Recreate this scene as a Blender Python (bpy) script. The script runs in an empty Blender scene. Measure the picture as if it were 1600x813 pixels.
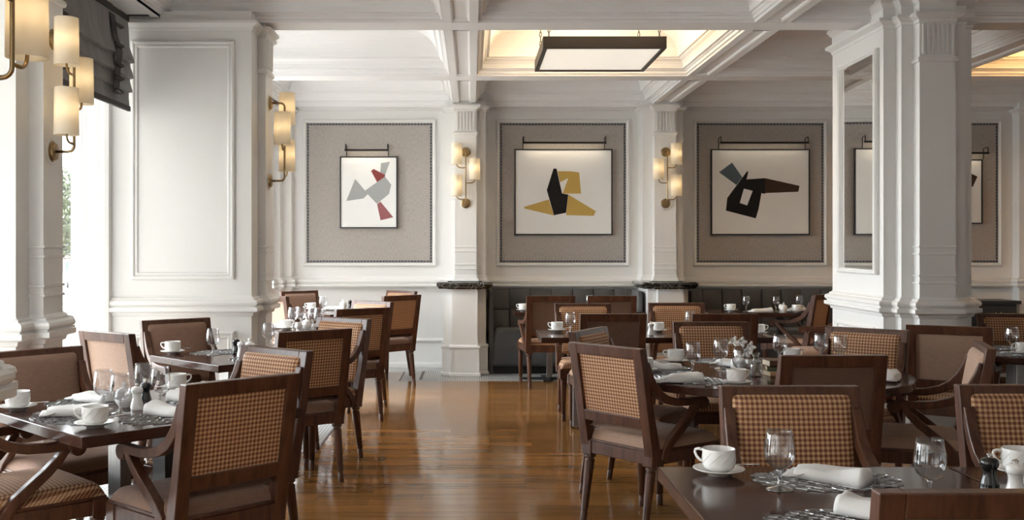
import bpy, bmesh, math, random
from mathutils import Matrix, Vector
random.seed(7)
SC = bpy.context.scene
COL = SC.collection
PI = math.pi

# ------------------------------------------------------------------ camera, sky, exposure
EYE = 1.42
cam = bpy.data.cameras.new('camera')
cam.sensor_width = 36.0
cam.lens = 36.0                      # 1600 px focal length at 1600 px width
cam.shift_x = (800 - 737.5) / 1600
cam.shift_y = (386 - 406.5) / 1600
cam.clip_end = 300
camo = bpy.data.objects.new('camera', cam)
COL.objects.link(camo)
camo.location = (0, 0, EYE)
camo.rotation_euler = (PI / 2, 0, 0)
SC.camera = camo

world = bpy.data.worlds.new('sky')
SC.world = world
world.use_nodes = True
bgn = world.node_tree.nodes['Background']
bgn.inputs[0].default_value = (0.885, 0.945, 1.0, 1)
bgn.inputs[1].default_value = 14.5

SC.view_settings.view_transform = 'Standard'
SC.view_settings.look = 'None'
SC.view_settings.gamma = 1.0
SC.view_settings.use_curve_mapping = False
SC.view_settings.exposure = 0.27


def portal(name, loc, rot, sx, sy):
    l = bpy.data.lights.new(name, 'AREA')
    l.shape = 'RECTANGLE'
    l.size = sx
    l.size_y = sy
    l.cycles.is_portal = True
    o = bpy.data.objects.new(name, l)
    COL.objects.link(o)
    o.location = loc
    o.rotation_euler = rot
    return o


for yc in (-0.7, 1.8, 4.1, 6.45, 8.85, 10.9):
    portal('window_portal', (-2.62, yc, 1.5), (0, -PI / 2, 0), 2.8, 1.7)

# ------------------------------------------------------------------ materials
MATS = {}


def mat(name, base=(0.8, 0.8, 0.8), rough=0.5, metal=0.0, coat=0.0, spec=0.5, emit=None, es=0.0, bump=None, var=None, sheen=0.0):
    m = bpy.data.materials.new(name)
    m.use_nodes = True
    nt = m.node_tree
    b = nt.nodes['Principled BSDF']
    b.inputs['Base Color'].default_value = (*base, 1)
    b.inputs['Roughness'].default_value = rough
    b.inputs['Metallic'].default_value = metal
    b.inputs['Coat Weight'].default_value = coat
    b.inputs['Coat Roughness'].default_value = 0.12
    b.inputs['Specular IOR Level'].default_value = spec
    b.inputs['Sheen Weight'].default_value = sheen
    if emit:
        b.inputs['Emission Color'].default_value = (*emit, 1)
        b.inputs['Emission Strength'].default_value = es
    tc = None
    if var or bump:
        tc = nt.nodes.new('ShaderNodeTexCoord')
    if var:      # (scale xyz, colour a, colour b, detail)
        mp = nt.nodes.new('ShaderNodeMapping')
        mp.inputs['Scale'].default_value = var[0]
        nt.links.new(tc.outputs['Object'], mp.inputs[0])
        n = nt.nodes.new('ShaderNodeTexNoise')
        n.inputs['Scale'].default_value = 1.0
        n.inputs['Detail'].default_value = 5
        nt.links.new(mp.outputs[0], n.inputs['Vector'])
        r = nt.nodes.new('ShaderNodeValToRGB')
        r.color_ramp.elements[0].position = 0.3
        r.color_ramp.elements[1].position = 0.7
        r.color_ramp.elements[0].color = (*var[1], 1)
        r.color_ramp.elements[1].color = (*var[2], 1)
        nt.links.new(n.outputs['Fac'], r.inputs[0])
        nt.links.new(r.outputs[0], b.inputs['Base Color'])
    if bump:     # (scale xyz, strength, distance)
        mp = nt.nodes.new('ShaderNodeMapping')
        mp.inputs['Scale'].default_value = bump[0]
        nt.links.new(tc.outputs['Object'], mp.inputs[0])
        n = nt.nodes.new('ShaderNodeTexNoise')
        n.inputs['Scale'].default_value = 1.0
        n.inputs['Detail'].default_value = 3
        nt.links.new(mp.outputs[0], n.inputs['Vector'])
        bp = nt.nodes.new('ShaderNodeBump')
        bp.inputs['Strength'].default_value = bump[1]
        bp.inputs['Distance'].default_value = bump[2]
        nt.links.new(n.outputs['Fac'], bp.inputs['Height'])
        nt.links.new(bp.outputs[0], b.inputs['Normal'])
    MATS[name] = m
    return m


mat('paint', (0.8, 0.785, 0.76), 0.42, var=((0.7, 0.7, 0.7), (0.79, 0.775, 0.75), (0.81, 0.795, 0.77)))
mat('ceiling_paint', (0.88, 0.868, 0.855), 0.5, var=((0.7, 0.7, 0.7), (0.875, 0.863, 0.85), (0.885, 0.873, 0.86)))
mat('linen', (0.36, 0.32, 0.285), 0.9, var=((160, 160, 25), (0.35, 0.315, 0.285), (0.47, 0.43, 0.395)), bump=((400, 400, 60), 0.3, 0.001))
mat('mahogany', (0.09, 0.038, 0.022), 0.32, coat=0.08, spec=0.33, var=((40, 40, 6), (0.058, 0.023, 0.013), (0.12, 0.05, 0.028)))
mat('table_wood', (0.05, 0.022, 0.016), 0.14, coat=0.0, spec=0.28, var=((6, 40, 40), (0.042, 0.017, 0.012), (0.062, 0.027, 0.019)))
mat('brown_fabric', (0.24, 0.145, 0.105), 0.8, sheen=0.08, var=((30, 30, 260), (0.215, 0.122, 0.082), (0.265, 0.155, 0.107)), bump=((350, 350, 350), 0.2, 0.001))
mat('tan_fabric', (0.34, 0.225, 0.165), 0.8, sheen=0.08, var=((30, 30, 260), (0.35, 0.22, 0.155), (0.42, 0.275, 0.195)), bump=((350, 350, 350), 0.2, 0.001))
mat('umber_fabric', (0.13, 0.07, 0.045), 0.85, sheen=0.15, var=((30, 30, 200), (0.115, 0.06, 0.038), (0.145, 0.08, 0.052)))
mat('brass', (0.32, 0.22, 0.11), 0.36, metal=1.0, var=((30, 30, 30), (0.26, 0.175, 0.085), (0.38, 0.27, 0.14)))
mat('black_metal', (0.018, 0.016, 0.015), 0.42, metal=0.3)
mat('bronze_metal', (0.03, 0.024, 0.02), 0.45, metal=0.2)
mat('steel', (0.32, 0.31, 0.30), 0.38, metal=1.0, var=((80, 80, 4), (0.27, 0.26, 0.25), (0.36, 0.35, 0.34)))
mat('dark_steel', (0.06, 0.057, 0.055), 0.4, metal=0.6)
mat('silver', (0.78, 0.77, 0.75), 0.18, metal=1.0)
mat('porcelain', (0.82, 0.81, 0.79), 0.15, coat=0.4)
mat('napkin_cloth', (0.80, 0.79, 0.78), 0.85, bump=((500, 500, 500), 0.25, 0.0006))
mat('pewter_lattice', (0.30, 0.295, 0.29), 0.3, metal=0.85)
mat('black_ceramic', (0.012, 0.012, 0.012), 0.2, coat=0.4)
mat('banquette_fabric', (0.085, 0.083, 0.083), 0.8, sheen=0.2, var=((4, 4, 4), (0.078, 0.076, 0.076), (0.095, 0.092, 0.092)))
mat('shade_cloth_dark', (0.085, 0.077, 0.074), 0.85, sheen=0.25, var=((8, 12, 2), (0.2, 0.19, 0.185), (0.26, 0.25, 0.245)), bump=((14, 22, 3), 0.6, 0.012))
mat('strap_fabric', (0.07, 0.06, 0.058), 0.8)
mat('frame_black', (0.014, 0.014, 0.016), 0.35)
mat('nail_dark', (0.05, 0.053, 0.062), 0.35, metal=0.7)
mat('nail_tape', (0.22, 0.22, 0.225), 0.8)
mat('paper', (0.84, 0.835, 0.82), 0.5, coat=0.25)
for n_, c_ in (('ink_grey', (0.37, 0.38, 0.375)), ('ink_red', (0.25, 0.055, 0.05)), ('ink_rose', (0.33, 0.12, 0.13)), ('ink_black', (0.013, 0.012, 0.013)),
               ('ink_ochre', (0.56, 0.38, 0.11)), ('ink_blue', (0.11, 0.145, 0.175)), ('ink_brown', (0.05, 0.03, 0.02))):
    mat(n_, c_, 0.6, coat=0.0, spec=0.2)
mat('petal_white', (0.8, 0.79, 0.77), 0.5)
mat('stem_green', (0.12, 0.2, 0.05), 0.5)
mat('book_brown', (0.11, 0.055, 0.033), 0.5)
mat('book_green', (0.13, 0.14, 0.085), 0.6)
mat('book_tan', (0.42, 0.27, 0.15), 0.6)
mat('book_pages', (0.68, 0.6, 0.47), 0.8)
mat('gold_paint', (0.5, 0.36, 0.14), 0.35, metal=0.8)
mat('cabinet_black', (0.012, 0.011, 0.011), 0.35, coat=0.2)
mat('rubber', (0.01, 0.01, 0.01), 0.7)
mat('asphalt', (0.16, 0.155, 0.15), 0.9, var=((2, 2, 2), (0.14, 0.135, 0.13), (0.18, 0.175, 0.17)))
mat('pavement', (0.55, 0.52, 0.48), 0.9, var=((1, 1, 1), (0.3, 0.28, 0.255), (0.36, 0.34, 0.31)))
mat('stucco', (0.55, 0.45, 0.36), 0.9, var=((0.6, 0.6, 0.6), (0.16, 0.125, 0.095), (0.2, 0.16, 0.125)))
mat('added_building_stone', (0.3, 0.27, 0.24), 0.9, var=((0.5, 0.5, 0.5), (0.27, 0.245, 0.215), (0.33, 0.3, 0.265)))
mat('leaf', (0.09, 0.12, 0.035), 0.6, var=((1.2, 1.2, 1.2), (0.02, 0.032, 0.009), (0.055, 0.06, 0.018)))
mat('bark', (0.09, 0.065, 0.045), 0.9)
mat('scooter_white', (0.8, 0.8, 0.8), 0.4)
mat('scooter_green', (0.1, 0.5, 0.12), 0.4)
mat('window_dark', (0.03, 0.03, 0.035), 0.1)
mat('slot_black', (0.015, 0.015, 0.018), 0.6)
mat('inlay_red', (0.06, 0.025, 0.025), 0.4)
mat('diffuser', (0.8, 0.77, 0.72), 0.35, emit=(1.0, 0.92, 0.78), es=0.5)
mat('uplight', (0.9, 0.8, 0.6), 0.5, emit=(1.0, 0.76, 0.47), es=11.0)
mat('orange_glow', (0.9, 0.8, 0.6), 0.5, emit=(1.0, 0.58, 0.22), es=14.0)


def marble():
    m = mat('marble', (0.01, 0.01, 0.01), 0.12, coat=0.5)
    nt = m.node_tree
    tc = nt.nodes.new('ShaderNodeTexCoord')
    n = nt.nodes.new('ShaderNodeTexNoise')
    n.inputs['Scale'].default_value = 6
    n.inputs['Detail'].default_value = 8
    n.inputs['Distortion'].default_value = 1.5
    nt.links.new(tc.outputs['Object'], n.inputs['Vector'])
    r = nt.nodes.new('ShaderNodeValToRGB')
    e = r.color_ramp.elements
    e[0].position = 0.485
    e[0].color = (0.008, 0.008, 0.009, 1)
    e[1].position = 0.5
    e[1].color = (0.35, 0.34, 0.33, 1)
    x = r.color_ramp.elements.new(0.515)
    x.color = (0.008, 0.008, 0.009, 1)
    nt.links.new(n.outputs['Fac'], r.inputs[0])
    nt.links.new(r.outputs[0], nt.nodes['Principled BSDF'].inputs['Base Color'])


marble()


def weave():
    m = mat('weave', (0.4, 0.25, 0.15), 0.7, sheen=0.1)
    nt = m.node_tree
    N, L = nt.nodes, nt.links
    uv = N.new('ShaderNodeUVMap')
    uv.uv_map = 'UVMap'
    sep = N.new('ShaderNodeSeparateXYZ')
    L.new(uv.outputs[0], sep.inputs[0])

    def stripe(sock):
        a = N.new('ShaderNodeMath'); a.operation = 'MULTIPLY'; a.inputs[1].default_value = 1 / 0.0174
        L.new(sock, a.inputs[0])
        b = N.new('ShaderNodeMath'); b.operation = 'FRACT'
        L.new(a.outputs[0], b.inputs[0])
        c = N.new('ShaderNodeMath'); c.operation = 'GREATER_THAN'; c.inputs[1].default_value = 0.5
        L.new(b.outputs[0], c.inputs[0])
        return c.outputs[0], b.outputs[0]
    s1, f1 = stripe(sep.outputs[0])
    s2, f2 = stripe(sep.outputs[1])
    add = N.new('ShaderNodeMath'); add.operation = 'ADD'
    L.new(s1, add.inputs[0]); L.new(s2, add.inputs[1])
    h = N.new('ShaderNodeMath'); h.operation = 'MULTIPLY'; h.inputs[1].default_value = 0.5
    L.new(add.outputs[0], h.inputs[0])
    r = N.new('ShaderNodeValToRGB')
    r.color_ramp.interpolation = 'CONSTANT'
    e = r.color_ramp.elements
    e[0].position = 0.0; e[0].color = (0.13, 0.038, 0.024, 1)
    e[1].position = 0.25; e[1].color = (0.38, 0.178, 0.07, 1)
    x = e.new(0.75); x.color = (0.60, 0.40, 0.245, 1)
    L.new(h.outputs[0], r.inputs[0])
    L.new(r.outputs[0], N['Principled BSDF'].inputs['Base Color'])
    bp = N.new('ShaderNodeBump')
    bp.inputs['Strength'].default_value = 0.5
    bp.inputs['Distance'].default_value = 0.002
    L.new(h.outputs[0], bp.inputs['Height'])
    L.new(bp.outputs[0], N['Principled BSDF'].inputs['Normal'])


weave()


def plank_mat():
    m = mat('plank_wood', (0.25, 0.12, 0.05), 0.2, coat=0.0, spec=0.36)
    nt = m.node_tree
    N, L = nt.nodes, nt.links
    geo = N.new('ShaderNodeNewGeometry')
    oi = N.new('ShaderNodeObjectInfo')
    mp = N.new('ShaderNodeMapping')
    mp.inputs['Scale'].default_value = (0.9, 16, 1)
    L.new(geo.outputs['Position'], mp.inputs[0])
    off = N.new('ShaderNodeVectorMath'); off.operation = 'SCALE'
    comb = N.new('ShaderNodeCombineXYZ')
    L.new(oi.outputs['Random'], comb.inputs[0]); L.new(oi.outputs['Random'], comb.inputs[1])
    off.inputs['Scale'].default_value = 37.0
    L.new(comb.outputs[0], off.inputs[0])
    ad = N.new('ShaderNodeVectorMath'); ad.operation = 'ADD'
    L.new(mp.outputs[0], ad.inputs[0]); L.new(off.outputs[0], ad.inputs[1])
    n = N.new('ShaderNodeTexNoise')
    n.inputs['Scale'].default_value = 1.6
    n.inputs['Detail'].default_value = 6
    n.inputs['Distortion'].default_value = 0.6
    L.new(ad.outputs[0], n.inputs['Vector'])
    r = N.new('ShaderNodeValToRGB')
    e = r.color_ramp.elements
    e[0].position = 0.15; e[0].color = (0.18, 0.077, 0.02, 1)
    e[1].position = 0.85; e[1].color = (0.40, 0.195, 0.062, 1)
    L.new(n.outputs['Fac'], r.inputs[0])
    hsv = N.new('ShaderNodeHueSaturation')
    mr = N.new('ShaderNodeMapRange')
    mr.inputs['To Min'].default_value = 0.78
    mr.inputs['To Max'].default_value = 1.2
    L.new(oi.outputs['Random'], mr.inputs[0])
    L.new(mr.outputs[0], hsv.inputs['Value'])
    L.new(r.outputs[0], hsv.inputs['Color'])
    L.new(hsv.outputs[0], N['Principled BSDF'].inputs['Base Color'])
    n2 = N.new('ShaderNodeTexNoise')
    n2.inputs['Scale'].default_value = 3.0
    L.new(geo.outputs['Position'], n2.inputs['Vector'])
    mr2 = N.new('ShaderNodeMapRange')
    mr2.inputs['To Min'].default_value = 0.08
    mr2.inputs['To Max'].default_value = 0.15
    L.new(n2.outputs['Fac'], mr2.inputs[0])
    L.new(mr2.outputs[0], N['Principled BSDF'].inputs['Roughness'])
    bp = N.new('ShaderNodeBump')
    bp.inputs['Strength'].default_value = 0.015
    bp.inputs['Distance'].default_value = 0.002
    L.new(n2.outputs['Fac'], bp.inputs['Height'])
    L.new(bp.outputs[0], N['Principled BSDF'].inputs['Normal'])


plank_mat()


def tile_mat():
    m = mat('mosaic', (0.5, 0.5, 0.5), 0.35)
    nt = m.node_tree
    N, L = nt.nodes, nt.links
    geo = N.new('ShaderNodeNewGeometry')
    br = N.new('ShaderNodeTexBrick')
    br.offset = 0.0
    br.inputs['Scale'].default_value = 1.0
    br.inputs['Brick Width'].default_value = 0.026
    br.inputs['Row Height'].default_value = 0.026
    br.inputs['Mortar Size'].default_value = 0.0025
    br.inputs['Color1'].default_value = (0.56, 0.555, 0.54, 1)
    br.inputs['Color2'].default_value = (0.62, 0.61, 0.60, 1)
    br.inputs['Mortar'].default_value = (0.13, 0.125, 0.12, 1)
    L.new(geo.outputs['Position'], br.inputs['Vector'])
    L.new(br.outputs['Color'], N['Principled BSDF'].inputs['Base Color'])


tile_mat()


def clear_glass(name, tint, lo, hi):
    m = bpy.data.materials.new(name)
    m.use_nodes = True
    nt = m.node_tree
    N, L = nt.nodes, nt.links
    N.remove(N['Principled BSDF'])
    tr = N.new('ShaderNodeBsdfTransparent')
    tr.inputs[0].default_value = (*tint, 1)
    gl = N.new('ShaderNodeBsdfGlossy')
    gl.inputs['Roughness'].default_value = 0.02
    lw = N.new('ShaderNodeLayerWeight')
    lw.inputs['Blend'].default_value = 0.5
    pw = N.new('ShaderNodeMath'); pw.operation = 'POWER'; pw.inputs[1].default_value = 3.0
    L.new(lw.outputs['Facing'], pw.inputs[0])
    mr = N.new('ShaderNodeMapRange')
    mr.inputs['To Min'].default_value = lo
    mr.inputs['To Max'].default_value = hi
    L.new(pw.outputs[0], mr.inputs[0])
    mx = N.new('ShaderNodeMixShader')
    L.new(mr.outputs[0], mx.inputs[0])
    L.new(tr.outputs[0], mx.inputs[1])
    L.new(gl.outputs[0], mx.inputs[2])
    L.new(mx.outputs[0], N['Material Output'].inputs[0])
    MATS[name] = m


clear_glass('goblet_glass', (0.94, 0.94, 0.945), 0.09, 0.95)
clear_glass('stem_glass', (0.88, 0.88, 0.885), 0.22, 0.95)
clear_glass('pane_glass', (0.97, 0.975, 0.97), 0.03, 0.4)


def lamp_cloth():
    m = bpy.data.materials.new('lamp_cloth')
    m.use_nodes = True
    nt = m.node_tree
    N, L = nt.nodes, nt.links
    N.remove(N['Principled BSDF'])
    df = N.new('ShaderNodeBsdfDiffuse'); df.inputs[0].default_value = (0.82, 0.78, 0.70, 1)
    tl = N.new('ShaderNodeBsdfTranslucent'); tl.inputs[0].default_value = (0.95, 0.88, 0.75, 1)
    mx = N.new('ShaderNodeMixShader'); mx.inputs[0].default_value = 0.5
    L.new(df.outputs[0], mx.inputs[1]); L.new(tl.outputs[0], mx.inputs[2])
    L.new(mx.outputs[0], N['Material Output'].inputs[0])
    MATS['lamp_cloth'] = m


lamp_cloth()
mm = mat('mirror_silver', (0.86, 0.86, 0.85), 0.0, metal=1.0)


# ------------------------------------------------------------------ mesh helpers
class MB:
    def __init__(s):
        s.v = []
        s.f = []

    def add(s, vs, fs):
        o = len(s.v)
        s.v += [tuple(p) for p in vs]
        s.f += [tuple(i + o for i in f) for f in fs]
        return s

    def box(s, x0, x1, y0, y1, z0, z1):
        vs = [(x, y, z) for z in (z0, z1) for y in (y0, y1) for x in (x0, x1)]
        return s.add(vs, [(0, 2, 3, 1), (4, 5, 7, 6), (0, 1, 5, 4), (2, 6, 7, 3), (0, 4, 6, 2), (1, 3, 7, 5)])

    def frame(s, a0, a1, b0, b1, prof, fn, close=False, cap=True):
        """loops around a rectangle; prof = [(outset, h)]; fn(a, b, h) -> xyz"""
        vs = []
        for o, h in prof:
            vs += [fn(a0 - o, b0 - o, h), fn(a1 + o, b0 - o, h), fn(a1 + o, b1 + o, h), fn(a0 - o, b1 + o, h)]
        fs = []
        n = len(prof)
        for i in range(n - 1 + (1 if close else 0)):
            p, q = i * 4, ((i + 1) % n) * 4
            for k in range(4):
                fs.append((p + k, p + (k + 1) % 4, q + (k + 1) % 4, q + k))
        if cap and not close:
            fs.append((3, 2, 1, 0))
            q = (n - 1) * 4
            fs.append((q, q + 1, q + 2, q + 3))
        return s.add(vs, fs)

    def prism(s, pts, fn, t0, t1):
        n = len(pts)
        vs = [fn(a, b, t0) for a, b in pts] + [fn(a, b, t1) for a, b in pts]
        fs = [tuple(range(n))[::-1], tuple(range(n, 2 * n))]
        for i in range(n):
            j = (i + 1) % n
            fs.append((i, j, n + j, n + i))
        return s.add(vs, fs)

    def lathe(s, prof, n=24, c=(0, 0, 0), sx=1.0, sy=1.0, closed=False):
        vs, fs = [], []
        for r, z in prof:
            for k in range(n):
                a = 2 * PI * k / n
                vs.append((c[0] + r * math.cos(a) * sx, c[1] + r * math.sin(a) * sy, c[2] + z))
        m = len(prof)
        for i in range(m - 1):
            for k in range(n):
                fs.append((i * n + k, i * n + (k + 1) % n, (i + 1) * n + (k + 1) % n, (i + 1) * n + k))
        if not closed:
            if prof[0][0] > 1e-5:
                fs.append(tuple(range(n))[::-1])
            if prof[-1][0] > 1e-5:
                fs.append(tuple(range((m - 1) * n, m * n)))
        else:
            for k in range(n):
                fs.append(((m - 1) * n + k, (m - 1) * n + (k + 1) % n, (k + 1) % n, k))
        return s.add(vs, fs)

    def tube(s, path, r, n=8):
        P = [Vector(p) for p in path]
        rs = r if isinstance(r, (list, tuple)) else [r] * len(P)
        vs, fs = [], []
        up = None
        for i, p in enumerate(P):
            t = (P[min(i + 1, len(P) - 1)] - P[max(i - 1, 0)]).normalized()
            if up is None:
                up = Vector((0, 0, 1)) if abs(t.z) < 0.9 else Vector((1, 0, 0))
            a = t.cross(up)
            if a.length < 1e-4:
                a = t.cross(Vector((0.3, 1, 0.2)))
            a.normalize()
            b = a.cross(t).normalized()
            up = b
            for k in range(n):
                an = 2 * PI * k / n
                vs.append(p + (a * math.cos(an) + b * math.sin(an)) * rs[i])
        for i in range(len(P) - 1):
            for k in range(n):
                fs.append((i * n + k, i * n + (k + 1) % n, (i + 1) * n + (k + 1) % n, (i + 1) * n + k))
        fs.append(tuple(range(n))[::-1])
        fs.append(tuple(range((len(P) - 1) * n, len(P) * n)))
        return s.add(vs, fs)

    def band(s, path, w, x0, x1):
        """a strip of varying width w along a y-z path, extruded in x"""
        L, R = [], []
        n = len(path)
        for i in range(n):
            p = path[i]
            a, b = path[max(i - 1, 0)], path[min(i + 1, n - 1)]
            dy, dz = b[0] - a[0], b[1] - a[1]
            l = math.hypot(dy, dz)
            ny, nz = -dz / l, dy / l
            h = (w[i] if isinstance(w, (list, tuple)) else w) / 2
            L.append((p[0] + ny * h, p[1] + nz * h))
            R.append((p[0] - ny * h, p[1] - nz * h))
        vs = []
        for x in (x0, x1):
            vs += [(x, a, b) for a, b in L] + [(x, a, b) for a, b in R]
        fs = []
        m = 2 * n
        for i in range(n - 1):
            fs += [(i, i + 1, n + i + 1, n + i), (m + i + 1, m + i, m + n + i, m + n + i + 1),
                   (i + 1, i, m + i, m + i + 1), (n + i, n + i + 1, m + n + i + 1, m + n + i)]
        fs += [(0, n, m + n, m), (n - 1, m + n - 1, m + 2 * n - 1, 2 * n - 1)]
        return s.add(vs, fs)

    def pad(s, fn, nu=14, nv=14, r=0.12, bulge=0.3):
        """cushion: fn(u, v, h) with h 0..1(+bulge)"""
        vs, fs = [], []

        def e(u):
            d = min(u, 1 - u) / r
            return 1.0 if d >= 1 else math.sqrt(max(0.0, 1 - (1 - d) ** 2))

        def ax(n):
            k = max(3, n // 4)
            a = [r * (1 - math.cos(PI / 2 * i / k)) for i in range(k)]
            mid = [r + (1 - 2 * r) * i / (n - 2 * k) for i in range(n - 2 * k + 1)]
            return a + mid + [1 - q for q in a[::-1]]
        U, W = ax(nu), ax(nv)
        for v in W:
            for u in U:
                h = e(u) * e(v) * (1 + bulge * 16 * u * v * (1 - u) * (1 - v))
                vs.append(fn(u, v, h))
        nU, nW = len(U), len(W)
        for j in range(nW - 1):
            for i in range(nU - 1):
                fs.append((j * nU + i, j * nU + i + 1, (j + 1) * nU + i + 1, (j + 1) * nU + i))
        return s.add(vs, fs)

    def xf(s, M):
        s.v = [tuple(M @ Vector(p)) for p in s.v]
        return s

    def mesh(s, name, m, smooth=False, uv=None, recalc=True):
        me = bpy.data.meshes.new(name)
        me.from_pydata(s.v, [], s.f)
        if recalc:
            bm = bmesh.new()
            bm.from_mesh(me)
            bmesh.ops.recalc_face_normals(bm, faces=bm.faces)
            bm.to_mesh(me)
            bm.free()
        me.materials.append(MATS[m])
        if uv:
            l = me.uv_layers.new(name='UVMap')
            for lp in me.loops:
                l.data[lp.index].uv = uv(me.vertices[lp.vertex_index].co)
        if smooth:
            for p in me.polygons:
                p.use_smooth = True
            if isinstance(smooth, float):
                me.set_sharp_from_angle(angle=smooth)
        return me

    def build(s, name, m, parent=None, smooth=False, bevel=0.0, uv=None, recalc=True, seg=2):
        o = bpy.data.objects.new(name, s.mesh(name, m, smooth, uv, recalc))
        COL.objects.link(o)
        if parent is not None:
            o.parent = parent
        if bevel:
            b = o.modifiers.new('bevel', 'BEVEL')
            b.width = bevel
            b.segments = seg
            b.limit_method = 'ANGLE'
            b.angle_limit = 0.7
        return o


AUTO = 0.6
XY = lambda a, b, h: (a, b, h)


def tag(o, label=None, cat=None, group=None, kind=None):
    if label: o['label'] = label
    if cat: o['category'] = cat
    if group: o['group'] = group
    if kind: o['kind'] = kind
    return o


def empty(name, loc=(0, 0, 0), rz=0.0):
    o = bpy.data.objects.new(name, None)
    COL.objects.link(o)
    o.location = loc
    o.rotation_euler = (0, 0, rz)
    o.empty_display_size = 0.1
    return o


def copy_tree(o, parent=None):
    c = o.copy()
    COL.objects.link(c)
    c.parent = parent
    for ch in list(o.children):
        copy_tree(ch, c)
    return c


def struct(name, mb, m, label=None, parent=None, **k):
    o = mb.build(name, m, parent, **k)
    if parent is None:
        o['kind'] = 'structure'
        if label: o['label'] = label
    return o


def sgroup(name, label):
    e = empty(name)
    e['kind'] = 'structure'
    e['label'] = label
    return e


def point_light(name, loc, energy, color, r, parent):
    l = bpy.data.lights.new(name, 'POINT')
    l.energy = energy
    l.color = color
    l.shadow_soft_size = r
    o = bpy.data.objects.new(name, l)
    COL.objects.link(o)
    o.location = loc
    o.parent = parent
    return o


# ------------------------------------------------------------------ room dimensions
YW = 12.05            # back wall
ZB = 3.055            # underside of the beams
XR = 8.6
YN = -1.5
BX = [-2.354, -0.083, 2.188, 4.46, 6.73]
BY = [0.57, 2.91, 5.25, 7.59, 9.93]
HB = 0.13

# ---- floor: mosaic slab, planks laid along x
floor = sgroup('floor', 'glossy brown plank floor with pale mosaic tile borders')
MB().box(-3.0, XR, YN, YW + 0.1, -0.08, -0.003).build('tile_border', 'mosaic', floor)
MB().box(-0.775, -0.76, 10.82, 11.65, -0.003, 0.0005).build('inlay_strip', 'inlay_red', floor)
MB().box(-0.565, -0.535, 10.98, 11.7, -0.003, 0.0005).build('inlay_strip', 'inlay_red', floor)
MB().box(-1.085, -1.07, 7.06, 8.25, -0.003, 0.0005).build('inlay_strip', 'inlay_red', floor)
MB().box(-1.78, XR, YN, 10.82, -0.003, -0.0026).build('subfloor', 'rubber', floor)
MB().box(-1.78, -0.775, 10.82, 11.6, -0.003, -0.0026).build('subfloor', 'rubber', floor)
MB().box(-1.79, -1.07, 7.085, 8.21, -0.0026, -0.0004).build('tile_border', 'mosaic', floor)
PW = 0.13
plank_cache = {}


def plank_mesh(L):
    if L not in plank_cache:
        b = MB()
        g = 0.0009
        b.box(g, L - g, g, PW - g, -0.003, 0)
        plank_cache[L] = b.mesh('plank', 'plank_wood')
    return plank_cache[L]


LENS = [0.6, 0.9, 1.2, 1.5, 1.8]
rest = MB()
rng = random.Random(3)


def plank_row(y, x0, x1, single):
    x = x0
    first = True
    while x < x1 - 0.02:
        L = rng.choice(LENS) if not first else rng.choice([0.6, 0.9, 1.2])
        first = False
        if x + L > x1 - 0.25:
            L = round(x1 - x, 3)
        if single:
            o = bpy.data.objects.new('plank', plank_mesh(L))
            COL.objects.link(o)
            o.location = (x, y, 0)
            o.parent = floor
        else:
            rest.box(x + 0.001, x + L - 0.001, y + 0.001, y + PW - 0.001, -0.003, 0)
        x += L


y = 10.82
k = 0
while y - PW > YN:
    y -= PW
    inner = y > 4.6
    # the tile apron round the projecting window pier leaves a notch
    left = -1.07 if 7.06 < y + PW / 2 < 8.25 else -1.78
    if inner:
        plank_row(y, left, 2.52, True)
        plank_row(y, 2.52, XR, False)
    else:
        plank_row(y, -1.78, XR, False)
y = 10.82
for i in range(6):
    plank_row(y, -1.78, -0.775, True)
    y += PW
ro = rest.build('planking', 'plank_wood', floor)
ro['kind'] = 'stuff'

# ---- back wall with dado, chair rail, base board
wb = sgroup('wall_back', 'off-white panelled back wall')
MB().box(-3.0, XR, YW, YW + 0.12, 0, 3.6).build('wall_surface', 'paint', wb)
RAIL = [(0, 1.075), (-0.012, 1.075), (-0.018, 1.06), (-0.03, 1.05), (-0.055, 1.04), (-0.062, 1.02), (-0.055, 1.0), (-0.042, 0.995), (-0.042, 0.985), (-0.085, 0.98), (-0.085, 0.96),
        (-0.04, 0.955), (-0.03, 0.935), (0, 0.93)]
struct('trim_1', MB().prism(RAIL, lambda a, b, t: (t, YW + a, b), -2.4, XR), 'paint', 'chair rail moulding along the back wall')
LOW = [(0, 0.345), (-0.02, 0.34), (-0.03, 0.32), (-0.02, 0.305), (-0.008, 0.30), (0, 0.285)]
struct('trim_2', MB().prism(LOW, lambda a, b, t: (t, YW + a, b), -2.4, -0.3), 'paint', 'low moulding along the back wall dado')
struct('baseboard_back', MB().prism([(0, 0.06), (-0.015, 0.055), (-0.02, 0.035), (-0.02, 0.0), (0, 0)], lambda a, b, t: (t, YW + a, b), -2.4, XR), 'paint', 'white base board of the back wall')
CORN = [(0, 3.02), (-0.015, 3.025), (-0.02, 3.05), (-0.05, 3.085), (-0.09, 3.10), (-0.10, 3.105), (-0.10, 3.14), (-0.12, 3.145), (-0.12, 3.2), (0, 3.2)]
struct('trim_3', MB().prism(CORN, lambda a, b, t: (t, YW + a, b), -2.4, XR), 'paint', 'cornice moulding along the top of the back wall')

struct('wall_front', MB().box(-3.0, XR, YN - 0.12, YN, 0, 3.6), 'paint', 'plain wall behind the viewer')
struct('wall_right', MB().box(XR, XR + 0.12, YN, YW + 0.1, 0, 3.6), 'paint', 'plain right wall beyond the frame')

# fabric wall panels
FRM = [(0.0, 0.0), (0.0, 0.02), (-0.008, 0.034), (-0.02, 0.036), (-0.028, 0.028), (-0.034, 0.028), (-0.04, 0.012), (-0.046, 0.0)]


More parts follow.
